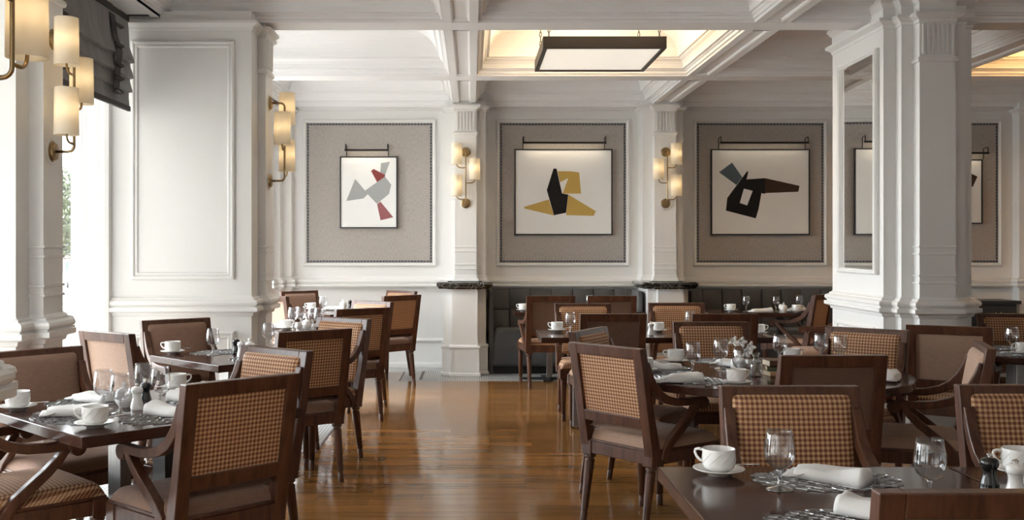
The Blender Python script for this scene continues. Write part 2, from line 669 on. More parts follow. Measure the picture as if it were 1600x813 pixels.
def moulding_frame(name, a0, a1, b0, b1, fn, parent, m='paint', prof=FRM):
    return MB().frame(a0, a1, b0, b1, prof, fn, cap=False).build(name, m, parent)


BACK = lambda a, b, h: (a, YW - h, b)
nail = MB()


def wall_panel(x0, x1, label):
    z0, z1 = 1.193, 2.918
    e = empty('fabric_panel', ((x0 + x1) / 2, YW, z0))
    tag(e, label, 'wall panel', 'linen wall panels')
    off = lambda a, b, h: (a - (x0 + x1) / 2, -h, b - z0)
    moulding_frame('moulding', x0, x1, z0, z1, off, e)
    MB().box(-(x1 - x0) / 2 + 0.04, (x1 - x0) / 2 - 0.04, -0.012, 0, 0.04, z1 - z0 - 0.04).build('linen', 'linen', e)
    tp = MB()
    tp.frame(x0 + 0.046, x1 - 0.046, z0 + 0.046, z1 - 0.046, [(0, 0.012), (0, 0.0145), (-0.022, 0.0145), (-0.022, 0.012)], off, cap=False)
    tp.build('tape', 'nail_tape', e)
    nb = MB()
    W, Hh = x1 - x0 - 0.115, z1 - z0 - 0.115
    nx, nz = round(W / 0.037), round(Hh / 0.037)
    pts = [(-W / 2 + W * i / nx, s) for i in range(nx + 1) for s in (0.0575, 0.0575 + Hh)]
    pts += [(s, 0.0575 + Hh * i / nz) for i in range(1, nz) for s in (-W / 2, W / 2)]
    for a, b in pts:
        vs = []
        for r, h in ((0.0095, 0.0145), (0.007, 0.02)):
            vs += [(a + r * math.cos(q * PI / 3), -h, b + r * math.sin(q * PI / 3)) for q in range(6)]
        fs = [(q, (q + 1) % 6, 6 + (q + 1) % 6, 6 + q) for q in range(6)] + [(6, 7, 8, 9, 10, 11)]
        nb.add(vs, fs)
    o = nb.build('nailhead_trim', 'nail_dark', e)
    o['kind'] = 'stuff'
    return e


wall_panel(-1.985, -0.425, 'linen wall panel with nailheads around the grey and red print')
wall_panel(0.285, 1.85, 'linen wall panel with nailheads around the ochre and black print')
wall_panel(2.60, 4.175, 'linen wall panel with nailheads around the black and blue print')
wall_panel(4.75, 6.225, 'linen wall panel with nailheads right of the mirrored pier')

# ------------------------------------------------------------------ columns and piers
DADO = [(0.03, 0.0), (0.03, 0.07), (0.018, 0.09), (0.018, 0.1), (0, 0.11)]
BASE = [(0, 0.925), (0.012, 0.93), (0.018, 0.95), (0.045, 0.958), (0.052, 0.963), (0.052, 0.988), (0.034, 0.992), (0.034, 0.998), (0.046, 1.008), (0.05, 1.02), (0.046, 1.034),
        (0.032, 1.044), (0.022, 1.046), (0.02, 1.056), (0.006, 1.064), (0, 1.075)]
BANDS = [(0, 1.163), (0.008, 1.165), (0.008, 1.177), (0, 1.179), (0, 1.213), (0.008, 1.215), (0.008, 1.227), (0, 1.229), (0, 1.363), (0.008, 1.365), (0.008, 1.377), (0, 1.379),
         (0, 1.413), (0.008, 1.415), (0.008, 1.427), (0, 1.429)]
NECK = [(0, 2.69), (0.012, 2.695), (0.016, 2.71), (0.012, 2.725), (0, 2.73)]
CAP = [(0, 2.962), (0.006, 2.966), (0.01, 2.985), (0.038, 3.005), (0.045, 3.01), (0.045, 3.03), (0, 3.032), (0, 3.10)]


def shaft(x0, x1, y0, y1, bands=False, neck=False, top=3.10, base=BASE, dado=DADO):
    prof = list(dado) + list(base) + (BANDS if bands else []) + (NECK if neck else []) + [(o, min(z, top)) for o, z in CAP]
    return MB().frame(x0, x1, y0, y1, prof, XY)


def flutes(axis, c0, c1, face, n=7):
    """raised reeds under the capital; axis 'x': on a face y=face looking -y; 'y': on x=face looking +x / -x"""
    b = MB()
    w = (c1 - c0) / (2 * n + 1)
    for i in range(n):
        a = c0 + w * (2 * i + 1)
        pts = [(a, 0), (a + w * 0.1, 0.013), (a + w * 0.9, 0.013), (a + w, 0)]
        if axis == 'x':
            b.prism(pts, lambda p, q, t: (p, face - q, t), 2.745, 2.95)
        else:
            s = axis[1]
            sg = 1 if s == '+' else -1
            b.prism(pts, lambda p, q, t: (face + sg * q, p, t), 2.745, 2.95)
    return b


FRONT = lambda Y: (lambda a, b, h: (a, Y - h, b))
SIDE = lambda X, sg: (lambda a, b, h: (X + sg * h, a, b))
PNL = [(0, 0), (0, 0.012), (-0.012, 0.02), (-0.022, 0.02), (-0.03, 0.008), (-0.036, 0.012), (-0.046, 0.012), (-0.054, 0.0)]

# projecting window pier (left of centre)
p1 = sgroup('pillar_window', 'white panelled window pier with sconce, left of centre')
shaft(-2.86, -1.572, 7.30, 7.98).build('body', 'paint', p1)
shaft(-1.80, -1.515, 7.52, 7.765, True, True).build('pilaster', 'paint', p1)
flutes('y+', 7.53, 7.755, -1.515, 5).build('reeding', 'paint', p1)
flutes('x', -1.565, -1.52, 7.52, 2).build('reeding', 'paint', p1)
moulding_frame('panel_moulding', -2.43, -1.69, 1.187, 2.893, FRONT(7.30), p1, prof=PNL)
moulding_frame('panel_moulding', -2.43, -1.69, 0.2, 0.82, FRONT(7.30), p1, prof=PNL)
moulding_frame('panel_moulding', -2.80, -2.66, 1.187, 2.893, FRONT(7.30), p1, prof=PNL)

# second window pier at the left edge
p2 = sgroup('pillar_near', 'white stepped window pier with sconce at the left edge')
shaft(-2.95, -2.25, 5.05, 5.62).build('body', 'paint', p2)
shaft(-2.5, -2.176, 5.2, 5.445, True, True).build('pilaster', 'paint', p2)
flutes('y+', 5.21, 5.435, -2.176, 5).build('reeding', 'paint', p2)
# third pier, only the corner of its base moulding shows
p3 = sgroup('pillar_front', 'white window pier whose base moulding shows at the left edge')
shaft(-2.86, -1.515, 2.72, 3.25).build('body', 'paint', p3)
shaft(-1.80, -1.455, 2.86, 3.105, True, True).build('pilaster', 'paint', p3)

# far left corner: stepped pilasters
pc = sgroup('pillar_corner', 'white stepped corner pilasters behind the window pier')
shaft(-2.75, -2.10, 11.90, 12.06).build('body', 'paint', pc)
shaft(-2.75, -2.20, 11.72, 11.95).build('body', 'paint', pc)
shaft(-2.75, -2.265, 11.5, 11.75, True, True).build('pilaster', 'paint', pc)

# back wall pilasters on black marble ledges
LEDGE = [(0.0, 0.955), (0.03, 0.958), (0.036, 0.975), (0.05, 0.985), (0.055, 1.005), (0.05, 1.02), (0.034, 1.03), (0.0, 1.03)]
UPB = [(0.03, 1.03), (0.03, 1.042), (0.022, 1.052), (0.01, 1.07), (0.006, 1.09), (0, 1.1)]


def back_pilaster(cx, which, label):
    e = sgroup('pillar_' + which, label)
    ped = [(0.014, 0.0), (0.014, 0.03), (0.0, 0.04), (0.0, 0.30), (0.008, 0.305), (0.012, 0.32), (0.004, 0.335), (-0.02, 0.345), (-0.02, 0.96)]
    MB().frame(cx - 0.17, cx + 0.15, 11.22, 11.6, ped, XY).build('pedestal', 'paint', e)
    MB().frame(cx - 0.265, cx + 0.16, 11.32, YW, ped, XY).build('pedestal', 'paint', e)
    MB().frame(cx - 0.10, cx + 0.245, 11.43, YW, ped, XY).build('pedestal', 'paint', e)
    lb = MB()
    lb.frame(cx - 0.17, cx + 0.15, 11.22, 11.6, LEDGE, XY)
    lb.frame(cx - 0.265, cx + 0.245, 11.32, YW, LEDGE, XY)
    lb.build('marble_ledge', 'marble', e)
    up = UPB + BANDS + NECK + CAP
    MB().frame(cx - 0.125, cx + 0.12, 11.6, 11.9, up, XY).build('pilaster', 'paint', e)
    up2 = UPB + CAP
    MB().frame(cx - 0.24, cx + 0.225, 11.72, YW, up2, XY).build('pilaster_backing', 'paint', e)
    flutes('x', cx - 0.125, cx + 0.12, 11.6, 6).build('reeding', 'paint', e)
    return e


PX1, PX2 = -0.07, 2.192
back_pilaster(PX1, 'back_1', 'white back wall pilaster with black marble ledge left of the ochre print')
back_pilaster(PX2, 'back_2', 'white back wall pilaster with black marble ledge right of the ochre print')
e4 = sgroup('pillar_back_3', 'white pilaster edge on the back wall at the right edge')
MB().frame(6.36, 7.0, 11.9, YW, [(0, 0), (0, 0.9)] + BASE + CAP, XY).build('pilaster_backing', 'paint', e4)
MB().frame(6.56, 6.8, 11.78, YW, [(0, 0), (0, 0.9)] + BASE + BANDS + NECK + CAP, XY).build('pilaster', 'paint', e4)

# mirrored pier on the right
p5 = sgroup('pillar_mirrored', 'white stepped pier with a mirrored side at the right')
shaft(2.905, 3.527, 7.23, 8.25).build('body', 'paint', p5)
shaft(2.99, 3.434, 7.13, 8.35).build('body', 'paint', p5)
shaft(3.073, 3.32, 7.03, 8.45, True, True).build('pilaster', 'paint', p5)
flutes('x', 3.073, 3.32, 7.03, 7).build('reeding', 'paint', p5)
# entablature: the beam mouldings break forward over the pier
ENT = [(0.003, 3.04), (0.003, 3.10), (0.012, 3.11), (0.03, 3.135), (0.034, 3.14), (0.034, 3.16), (0.0, 3.165), (0.0, 3.28), (0.02, 3.29), (0.05, 3.33), (0.055, 3.36), (0.055, 3.5)]
for (a, b, c, d) in ((2.905, 3.527, 7.23, 8.25), (2.99, 3.434, 7.13, 8.35), (3.073, 3.32, 7.03, 8.45)):
    MB().frame(a, b, c, d, ENT, XY).build('entablature', 'paint', p5)
moulding_frame('panel_moulding', 7.38, 8.12, 0.2, 0.84, SIDE(2.905, -1), p5, prof=PNL)
mir = empty('wall_mirror', (2.905, 7.685, 1.25))
tag(mir, 'tall framed mirror set into the left face of the right pier', 'mirror')
offm = lambda a, b, h: (-h, a - 7.685, b - 1.25)
MB().frame(7.30, 8.07, 1.22, 2.84, FRM, offm, cap=False).build('frame', 'paint', mir)
mg = MB().box(-0.004, 0.002, -0.345, 0.345, 0.01, 1.55).build('mirror_glass', 'mirror_silver', mir)
mg.location = (-0.018, 0, 0)
mg.rotation_euler = (0, 0, -0.038)

# ------------------------------------------------------------------ ceiling: coffers and beams
ceil = sgroup('ceiling', 'white coffered ceiling with deep mouldings')
COF = [(0.0, 0.0), (0.0, 0.02), (-0.016, 0.022), (-0.016, 0.044), (-0.03, 0.052), (-0.03, 0.064), (-0.052, 0.066), (-0.052, 0.078), (-0.056, 0.105), (-0.068, 0.13), (-0.09, 0.15), (-0.09, 0.164), (-0.112, 0.166), (-0.112, 0.176)]
for i in range(1, 9):
    a = PI / 2 * i / 8
    COF.append((-0.112 - 0.21 * (1 - math.cos(a)), 0.176 + 0.19 * math.sin(a)))
COF += [(-0.34, 0.366), (-0.34, 0.38), (-0.355, 0.384), (-0.37, 0.405), (-0.395, 0.41), (-0.395, 0.43), (-0.42, 0.434), (-0.43, 0.46)]
xe = [-2.354] + BX[1:] + [XR + 0.13]
ye = [YN - 0.13] + BY + [YW + 0.03]
for i in range(len(xe) - 1):
    for j in range(len(ye) - 1):
        x0, x1 = xe[i] + HB, xe[i + 1] - HB
        y0, y1 = ye[j] + HB, ye[j + 1] - HB
        b = MB()
        b.frame(x0, x1, y0, y1, [(o, ZB + h) for o, h in COF], XY, cap=False)
        q = len(b.v)
        b.f.append((q - 4, q - 3, q - 2, q - 1))
        b.build('coffer', 'ceiling_paint', ceil, recalc=False)
for i, x in enumerate(xe[:-1]):
    lo = -2.75 if i == 0 else x - HB
    for j in range(len(ye) - 1):
        y0, y1 = ye[j] + HB, ye[j + 1] - HB
        b = MB()
        if i == 0:
            b.box(-2.95, x + HB, ye[j], ye[j + 1], ZB, ZB + 0.1)
        else:
            # soffit with a sunk centre strip
            b.box(x - HB + 0.002, x - 0.065, y0, y1, ZB, ZB + 0.04)
            b.box(x + 0.065, x + HB - 0.002, y0, y1, ZB, ZB + 0.04)
            b.box(x - 0.065, x + 0.065, y0 - 0.001, y1 + 0.001, ZB + 0.02, ZB + 0.04)
            b.frame(x - 0.065, x + 0.065, y0 + 0.03, y1 - 0.03, [(0, ZB), (-0.012, ZB + 0.006), (-0.014, ZB + 0.02)], XY, cap=False)
        b.build('beam', 'ceiling_paint', ceil)
for y in BY:
    MB().box(-2.354, XR, y - HB + 0.002, y + HB - 0.002, ZB, ZB + 0.04).build('beam', 'ceiling_paint', ceil)
MB().box(-3.0, XR + 0.2, YN - 0.2, YW + 0.15, ZB + 0.47, ZB + 0.55).build('roof_slab', 'ceiling_paint', ceil)
# slot diffusers
for (x0, x1, y0, y1, z) in ((-1.66, -0.92, 9.38, 9.40, 3.462), (0.72, 1.46, 9.38, 9.40, 3.462)):
    MB().box(x0, x1, y0, y1, z, z + 0.02).build('slot_vent', 'slot_black', ceil)
for (x0, x1, y0, y1) in ((-2.48, -2.42, 6.2, 6.9), (-2.50, -2.28, 7.2, 7.24)):
    MB().box(x0, x1, y0, y1, ZB - 0.004, ZB + 0.01).build('slot_vent', 'slot_black', ceil)

# ------------------------------------------------------------------ windows on the left
wl = sgroup('wall_left', 'window wall on the left')
for (y0, y1) in ((-0.35, 0.35), (2.72, 3.25), (5.05, 5.62), (7.3, 7.98), (11.75, 12.15)):
    MB().box(-2.86, -2.58, y0 + 0.02, y1 - 0.02, 0, 3.15).build('wall_surface', 'paint', wl)
MB().box(-2.7, -2.55, YN, YW, 2.92, 3.12).build('lintel', 'paint', wl)
bays = [(-1.4, -0.35), (0.35, 2.72), (3.25, 5.05), (5.62, 7.3), (7.98, 9.85), (9.85, 11.75)]
for i, (y0, y1) in enumerate(bays):
    w = sgroup('window_%d' % (i + 1), 'tall white framed window beside the pier')
    fb = MB()
    fb.frame(y0, y1, 0.0, 2.93, [(0, 0.03), (0, -0.03), (-0.05, -0.03), (-0.055, -0.02), (-0.06, 0.0), (-0.055, 0.03)], SIDE(-2.6, 1), close=True)
    fb.build('window_frame', 'paint', w)
    MB().box(-2.603, -2.597, y0 + 0.05, y1 - 0.05, 0.05, 2.88).build('pane', 'pane_glass', w)

# roman shade
sh = empty('roman_shade', (-2.43, 6.42, 3.05))
tag(sh, 'dark grey folded roman shade at the top of the left window', 'window shade')
prof = [(0.0, 0.0), (0.012, -0.1), (0.02, -0.22), (0.045, -0.30), (0.05, -0.33), (0.03, -0.335), (0.02, -0.325), (0.02, -0.36), (0.035, -0.41), (0.042, -0.44), (0.022, -0.445), (0.012, -0.43),
        (0.012, -0.46), (0.026, -0.51), (0.034, -0.535), (0.015, -0.54), (0.005, -0.53), (0.005, -0.57), (0.012, -0.62), (0.016, -0.672)]
sb = MB()
ny = 40
vs, fs = [], []
for j in range(ny + 1):
    t = j / ny
    yy = -0.80 + 1.6 * t
    for a, z in prof:
        wob = 0.006 * math.sin(t * 31 + z * 9) * min(1, -z * 4)
        vs.append((a + wob, yy, z + 0.004 * math.sin(t * 17 + 1)))
for j in range(ny + 1):
    yy = -0.80 + 1.6 * j / ny
    for a, z in prof:
        vs.append((a - 0.012, yy, z))
n = len(prof)
o2 = (ny + 1) * n
for j in range(ny):
    for i in range(n - 1):
        fs.append((j * n + i, j * n + i + 1, (j + 1) * n + i + 1, (j + 1) * n + i))
        fs.append((o2 + j * n + i, o2 + (j + 1) * n + i, o2 + (j + 1) * n + i + 1, o2 + j * n + i + 1))
for i in range(n - 1):
    for j in (0, ny):
        fs.append((j * n + i, j * n + i + 1, o2 + j * n + i + 1, o2 + j * n + i))
for j in range(ny):
    fs.append((j * n + n - 1, (j + 1) * n + n - 1, o2 + (j + 1) * n + n - 1, o2 + j * n + n - 1))
sb.add(vs, fs)
sb.build('shade_cloth', 'shade_cloth_dark', sh, smooth=0.7)
MB().box(0.004, 0.024, -0.80, 0.80, -0.675, -0.64).build('hem', 'strap_fabric', sh)
MB().box(-0.05, 0.01, -0.81, 0.81, -0.04, 0.0).build('headrail', 'strap_fabric', sh)
for yy in (-0.5, 0.46):
    st = MB()
    st.band([(a + 0.012, z) for a, z in ((0.0, -0.06), (0.02, -0.2), (0.052, -0.31), (0.04, -0.42), (0.034, -0.52), (0.024, -0.6))], 0.004, yy - 0.05, yy + 0.05)
    st.v = [(b_, a_, c_) for a_, b_, c_ in st.v]
    so = st.build('strap', 'strap_fabric', sh)
    for z in (-0.14, -0.27, -0.40, -0.49, -0.58):
        MB().tube([(0.062, yy - 0.08, z), (0.072, yy, z - 0.012), (0.062, yy + 0.08, z)], [0.008, 0.016, 0.008], 8).build('toggle', 'strap_fabric', so)

# ------------------------------------------------------------------ outside the window
og = sgroup('ground_outside', 'street outside the window')
MB().box(-60, -2.95, -20, 120, -0.3, -0.12).build('pavement', 'pavement', og)
MB().box(-40, -2.95, 20, 33.5, -0.119, -0.115).build('road', 'asphalt', og)
aw = empty('added_canopy', (-4.4, 4.0, 3.15))  # added out of view, cuts steep sky light falling on the window pier
tag(aw, 'pale flat canopy added out of view to cut high sky light at the windows', 'canopy')
MB().box(-1.6, 1.5, -1.0, 3.3, 0, 0.14).build('slab', 'paint', aw)
MB().box(-1.66, -1.6, -1.0, 3.3, -0.12, 0.2).build('fascia', 'bronze_metal', aw)
bld = empty('stucco_building', (-25, 62, 0))
tag(bld, 'pale beige building far across the street outside the window', 'building')
MB().box(-16, 16, 0, 6, -0.12, 3.2).build('wall', 'stucco', bld)
for i in range(8):
    MB().box(-14 + i * 3.6, -12.4 + i * 3.6, -0.05, 0.05, 0.9, 2.2).build('window', 'window_dark', bld)
ob = empty('added_building', (-13.0, -16.0, -0.12))  # unseen block put in to hold back sky light on camera-facing surfaces
tag(ob, 'brown stone building added out of view to block sky light from the near left', 'building')
MB().box(-6, 0, -24, 18, 0, 12).build('wall', 'added_building_stone', ob)
for i in range(10):
    for k in range(3):
        MB().box(-0.05, 0.04, -22.5 + i * 3.9, -20.9 + i * 3.9, 0.9 + k * 3.7, 3.1 + k * 3.7).build('window', 'window_dark', ob)
tree = empty('street_tree', (-15.2, 36.5, -0.12))
tag(tree, 'leafy green tree across the street outside the window', 'tree')
MB().tube([(0, 0, 0), (0.05, 0, 1.0), (0.1, 0.05, 2.0)], [0.16, 0.12, 0.09], 8).build('trunk', 'bark', tree)
lf = MB()
rl = random.Random(5)
for k in range(5200):
    while True:
        p = Vector((rl.uniform(-1, 1), rl.uniform(-1, 1), rl.uniform(-1, 1)))
        if 0.25 < p.length < 1:
            break
    p = Vector((p.x * 1.5, p.y * 1.5, 2.6 + p.z * 1.75 + 0.25 * math.sin(p.x * 5)))
    a = Vector((rl.uniform(-1, 1), rl.uniform(-1, 1), rl.uniform(-1, 1))).normalized()
    b = a.orthogonal().normalized()
    s = rl.uniform(0.05, 0.11)
    lf.add([p - a * s, p + b * s * 0.6, p + a * s, p - b * s * 0.6], [(0, 1, 2, 3)])
fo = lf.build('foliage', 'leaf', tree, recalc=False)
fo['kind'] = 'stuff'


def scooter(x, y, label):
    e = empty('kick_scooter', (x, y, -0.12), 0.4)
    tag(e, label, 'scooter', 'scooters parked outside')
    MB().box(-0.08, 0.08, -0.45, 0.3, 0.1, 0.16).build('deck', 'scooter_white', e, bevel=0.01)
    MB().tube([(0, 0.36, 0.15), (0, 0.26, 1.1)], 0.035, 8).build('stem', 'scooter_white', e)
    MB().tube([(0, 0.3, 0.62), (0, 0.27, 0.98)], 0.07, 8).build('battery', 'scooter_green', e)
    MB().tube([(-0.25, 0.24, 1.1), (0.25, 0.24, 1.1)], 0.02, 6).build('handlebar', 'rubber', e)
    for yy in (-0.5, 0.38):
        w = MB().lathe([(0.0, -0.025), (0.11, -0.025), (0.12, 0), (0.11, 0.025), (0.0, 0.025)], 16)
        w.xf(Matrix.Translation((0, yy, 0.12)) @ Matrix.Rotation(PI / 2, 4, 'Y')).build('wheel', 'rubber', e)


for i, (x, y, lb) in enumerate(((-15.6, 38.6, 'white and green kick scooter outside, leftmost of the row'), (-15.25, 38.6, 'white and green kick scooter outside, middle of the row'),
                                (-14.9, 38.6, 'white and green kick scooter outside, rightmost of the row'))):
    scooter(x, y, lb)

# ------------------------------------------------------------------ sconces
WARM = (1.0, 0.83, 0.58)


def make_sconce(pattern):
    """local: wall plane x-z at y=0, front is -y; z=0 at the lower plate; pattern gives sides (-1/+1) from the top"""
    e = empty('wall_sconce')
    for z in (0.0, 0.58):
        b = MB().lathe([(0.0, 0.0), (0.055, 0.0), (0.055, 0.006), (0.046, 0.012), (0.044, 0.02), (0.02, 0.024), (0.0, 0.024)], 24)
        b.xf(Matrix.Translation((0, 0, z)) @ Matrix.Rotation(PI / 2, 4, 'X')).build('wall_plate', 'brass', e, smooth=0.5)
        MB().lathe([(0.055, 0.0), (0.07, 0.0), (0.068, 0.003), (0.055, 0.004)], 24).xf(Matrix.Translation((0, 0, z)) @ Matrix.Rotation(PI / 2, 4, 'X')).build('plate_ring', 'paint', e)
    yq = -0.115
    path = [(0, -0.02, 0.0), (0, -0.085, 0.0)]
    path += [(0, -0.085 - 0.03 * math.sin(a), 0.03 - 0.03 * math.cos(a)) for a in (0.4, 0.8, 1.2, PI / 2)]
    path += [(0, yq, 0.2), (0, yq, 0.4), (0, yq, 0.55)]
    path += [(0, -0.085 - 0.03 * math.cos(a), 0.55 + 0.03 * math.sin(a)) for a in (0.4, 0.8, 1.2, PI / 2)]
    path += [(0, -0.02, 0.58)]
    MB().tube(path, 0.0075, 8).build('stem', 'brass', e, smooth=True)
    for s, zb in zip(pattern, (0.43, 0.26, 0.075)):
        xo = 0.10 * s
        arm = [(0, yq, zb - 0.035)] + [(xo * 0.55, yq, zb - 0.035)]
        arm += [(xo * 0.55 + (xo * 0.45) * math.sin(a), yq, zb - 0.035 + 0.04 * (1 - math.cos(a))) for a in (0.4, 0.8, 1.2, PI / 2)]
        arm += [(xo, yq, zb + 0.05)]
        MB().tube(arm, 0.0065, 8).build('arm', 'brass', e, smooth=True)
        R, h = 0.062, 0.24
        shd = MB().lathe([(R, 0.0), (R - 0.003, h), (R - 0.0055, h), (R - 0.0025, 0.0)], 28, (xo, yq, zb), closed=True).build('lamp_shade', 'lamp_cloth', e, smooth=0.8)
        MB().lathe([(0.0, 0.04), (0.012, 0.04), (0.012, 0.09), (0.008, 0.1), (0.0, 0.1)], 10, (xo, yq, zb)).build('socket', 'brass', shd)
        point_light('bulb', (xo, yq, zb + 0.13), 0.28, WARM, 0.02, e)
    return e


s_a = make_sconce((-1, 1, -1))
s_b = make_sconce((1, -1, 1))
SC_GROUP = 'brass wall sconces'


def put(o, loc, rz, label, cat, group=None):
    o.location = loc
    o.rotation_euler = (0, 0, rz)
    return tag(o, label, cat, group)


ZS = 1.913
put(s_a, (PX1, 11.598, ZS), 0, 'brass three-shade sconce on the back wall pilaster left of the ochre print', 'wall sconce', SC_GROUP)
put(s_b, (PX2, 11.598, ZS), 0, 'brass three-shade sconce on the back wall pilaster right of the ochre print', 'wall sconce', SC_GROUP)
# on the window piers the front (-y) turns to +x
put(copy_tree(s_b), (-1.513, 7.64, ZS), PI / 2, 'brass three-shade sconce on the projecting window pier', 'wall sconce', SC_GROUP)
put(copy_tree(s_a), (-2.174, 5.3, ZS), PI / 2, 'brass three-shade sconce on the stepped pier by the grey window shade', 'wall sconce', SC_GROUP)
put(copy_tree(s_b), (-1.453, 2.98, ZS), PI / 2, 'large cropped brass sconce at the top left edge', 'wall sconce', SC_GROUP)

# ------------------------------------------------------------------ hanging lantern lights


def lantern(cx, cy, label, glow):
    e = empty('ceiling_lantern', (cx, cy, 2.995))
    tag(e, label, 'ceiling light', 'square ceiling lanterns')
    W, D, Hh = 0.49, 0.545, 0.095
    b = MB()
    b.frame(-W, W, -D, D, [(0, 0.0), (0, Hh), (-0.02, Hh), (-0.02, 0.012), (-0.035, 0.012), (-0.035, 0.0)], XY, close=True)
    b.build('frame', 'bronze_metal', e)
    MB().box(-W + 0.03, W - 0.03, -D + 0.03, D - 0.03, 0.012, 0.018).build('diffuser', 'diffuser', e)
    MB().box(-W + 0.06, W - 0.06, -D + 0.06, D - 0.06, 0.05, 0.056).build('light_tray', glow, e)
    for sx in (-0.44, 0.44):
        for sy in (-0.5, 0.5):
            ch = MB()
            for k in range(9):
                c = Vector((sx, sy, Hh + 0.02 + k * 0.042))
                ring = [c + Vector(((0.009 * math.cos(a) if k % 2 else 0), (0 if k % 2 else 0.009 * math.cos(a)), 0.024 * math.sin(a))) for a in [2 * PI * q / 8 for q in range(9)]]
                ch.tube(ring, 0.004, 5)
            ch.build('chain', 'black_metal', e)
    return e


lantern(1.053, 8.66, 'square black framed lantern hanging in the glowing coffer', 'uplight')
lantern(5.6, 8.66, 'square lantern in the coffer at the right edge', 'orange_glow')

# ------------------------------------------------------------------ framed prints


def print_frame(x0, x1, z0, z1, shapes, label, lamp, name='framed_print'):
    """shapes: (material, [(u, v)...]) in 0..1 from the lower left of the sheet"""
    cx = (x0 + x1) / 2
    e = empty(name, (cx, YW - 0.013, z0))
    tag(e, label, 'picture', 'framed abstract prints')
    w, h = x1 - x0, z1 - z0
    off = lambda a, b, d: (a, -d, b)
    MB().frame(-w / 2, w / 2, 0, h, [(0, 0.0), (0, 0.04), (-0.014, 0.04), (-0.014, 0.0)], off, close=True).build('frame', 'frame_black', e)
    MB().box(-w / 2 + 0.012, w / 2 - 0.012, -0.03, -0.005, 0.012, h - 0.012).build('sheet', 'paper', e)
    for i, (m, pts) in enumerate(shapes):
        b = MB()
        P = [(-w / 2 + 0.012 + u * (w - 0.024), 0.012 + v * (h - 0.024)) for u, v in pts]
        d = 0.0305 + 0.0002 * i
        b.prism(P, lambda p, q, t: (p, -t, q), 0.0298, d)
        b.build('printed_shape', m, e)
    # picture light: bar on two hooked brackets
    l0, l1 = lamp
    lo = MB().tube([(l0 - cx, -0.13, h + 0.065), (l1 - cx, -0.13, h + 0.065)], 0.012, 8).build('lamp_bar', 'black_metal', e)
    for x in (l0 - cx + 0.01, l1 - cx - 0.01):
        MB().tube([(x, -0.02, h), (x, -0.02, h + 0.12), (x, -0.04, h + 0.128), (x, -0.12, h + 0.135), (x, -0.13, h + 0.12), (x, -0.13, h + 0.065)], 0.006, 6).build('bracket', 'black_metal', e)
    li = bpy.data.lights.new('picture_light', 'AREA')
    li.shape = 'RECTANGLE'
    li.size = (l1 - l0) * 0.9
    li.size_y = 0.012
    li.energy = 0.3 if 'ochre' not in label else 0.7
    li.color = WARM
    ob = bpy.data.objects.new('picture_light', li)
    COL.objects.link(ob)
    ob.location = (((l0 + l1) / 2) - cx, -0.13, h + 0.05)
    ob.rotation_euler = (0.5, 0, 0)
    ob.parent = e
    return e


def W2(px):
    return (px - 737.5) * 12.0 / 1600


def Z2(py):
    return EYE - (py - 386) * 12.0 / 1600


def uvs(pts, x0, x1, y0, y1):
    return [((a - x0) / (x1 - x0), 1 - (b - y0) / (y1 - y0)) for a, b in pts]


A = (68, 538, 142, 738)
print_frame(W2(531), W2(621), Z2(357), Z2(244.5), [
    ('ink_grey', uvs([(188, 326), (272, 425), (440, 305), (494, 374), (476, 452), (372, 538), (294, 455), (260, 492), (113, 513)], *A)),
    ('ink_grey', uvs([(406, 190), (482, 179), (443, 290), (401, 268)], *A)),
    ('ink_red', uvs([(345, 240), (443, 292), (440, 305), (374, 352), (323, 257)], *A)),
    ('ink_rose', uvs([(374, 541), (402, 518), (511, 652), (403, 678)], *A)),
], 'framed abstract print with grey shapes and red accents', (W2(540), W2(608)))
A = (66, 750, 152, 752)
print_frame(W2(804), W2(957), Z2(367.5), Z2(233), [
    ('ink_ochre', uvs([(364, 303), (460, 303), (520, 312), (533, 463), (402, 463), (443, 352), (384, 382)], *A)),
    ('ink_ochre', uvs([(127, 558), (303, 505), (340, 619), (130, 570)], *A)),
    ('ink_ochre', uvs([(443, 470), (638, 588), (624, 622), (427, 617)], *A)),
    ('ink_black', uvs([(337, 284), (358, 284), (398, 462), (442, 470), (427, 600), (340, 618), (289, 438)], *A)),
], 'framed abstract print with ochre and black shapes', (W2(816), W2(946)))
A = (100, 784, 153, 752)
print_frame(W2(1111), W2(1265.5), Z2(367.5), Z2(233), [
    ('ink_blue', uvs([(150, 311), (242, 242), (315, 348), (273, 402)], *A)),
    ('ink_black', uvs([(350, 302), (357, 308), (345, 362), (475, 353), (475, 466), (450, 460), (430, 572), (410, 640), (199, 585), (208, 495)], *A)),
    ('paper', uvs([(326, 428), (388, 444), (349, 548), (297, 530)], *A)),
    ('ink_brown', uvs([(475, 353), (719, 408), (711, 450), (475, 460)], *A)),
], 'framed abstract print with black shapes and a blue wedge', (W2(1122), W2(1260)))
print_frame(W2(1444), W2(1535.5), Z2(350), Z2(249), [
    ('ink_brown', [(0.45, 0.70), (0.66, 0.86), (0.72, 0.80), (0.70, 0.84), (0.93, 0.74), (0.85, 0.58), (0.6, 0.55)]),
    ('ink_grey', [(0.15, 0.2), (0.45, 0.25), (0.5, 0.6), (0.2, 0.5)]),
], 'framed abstract print with dark brown shape, partly hidden right of the pier', (W2(1450), W2(1539)))

# ------------------------------------------------------------------ banquettes along the back wall


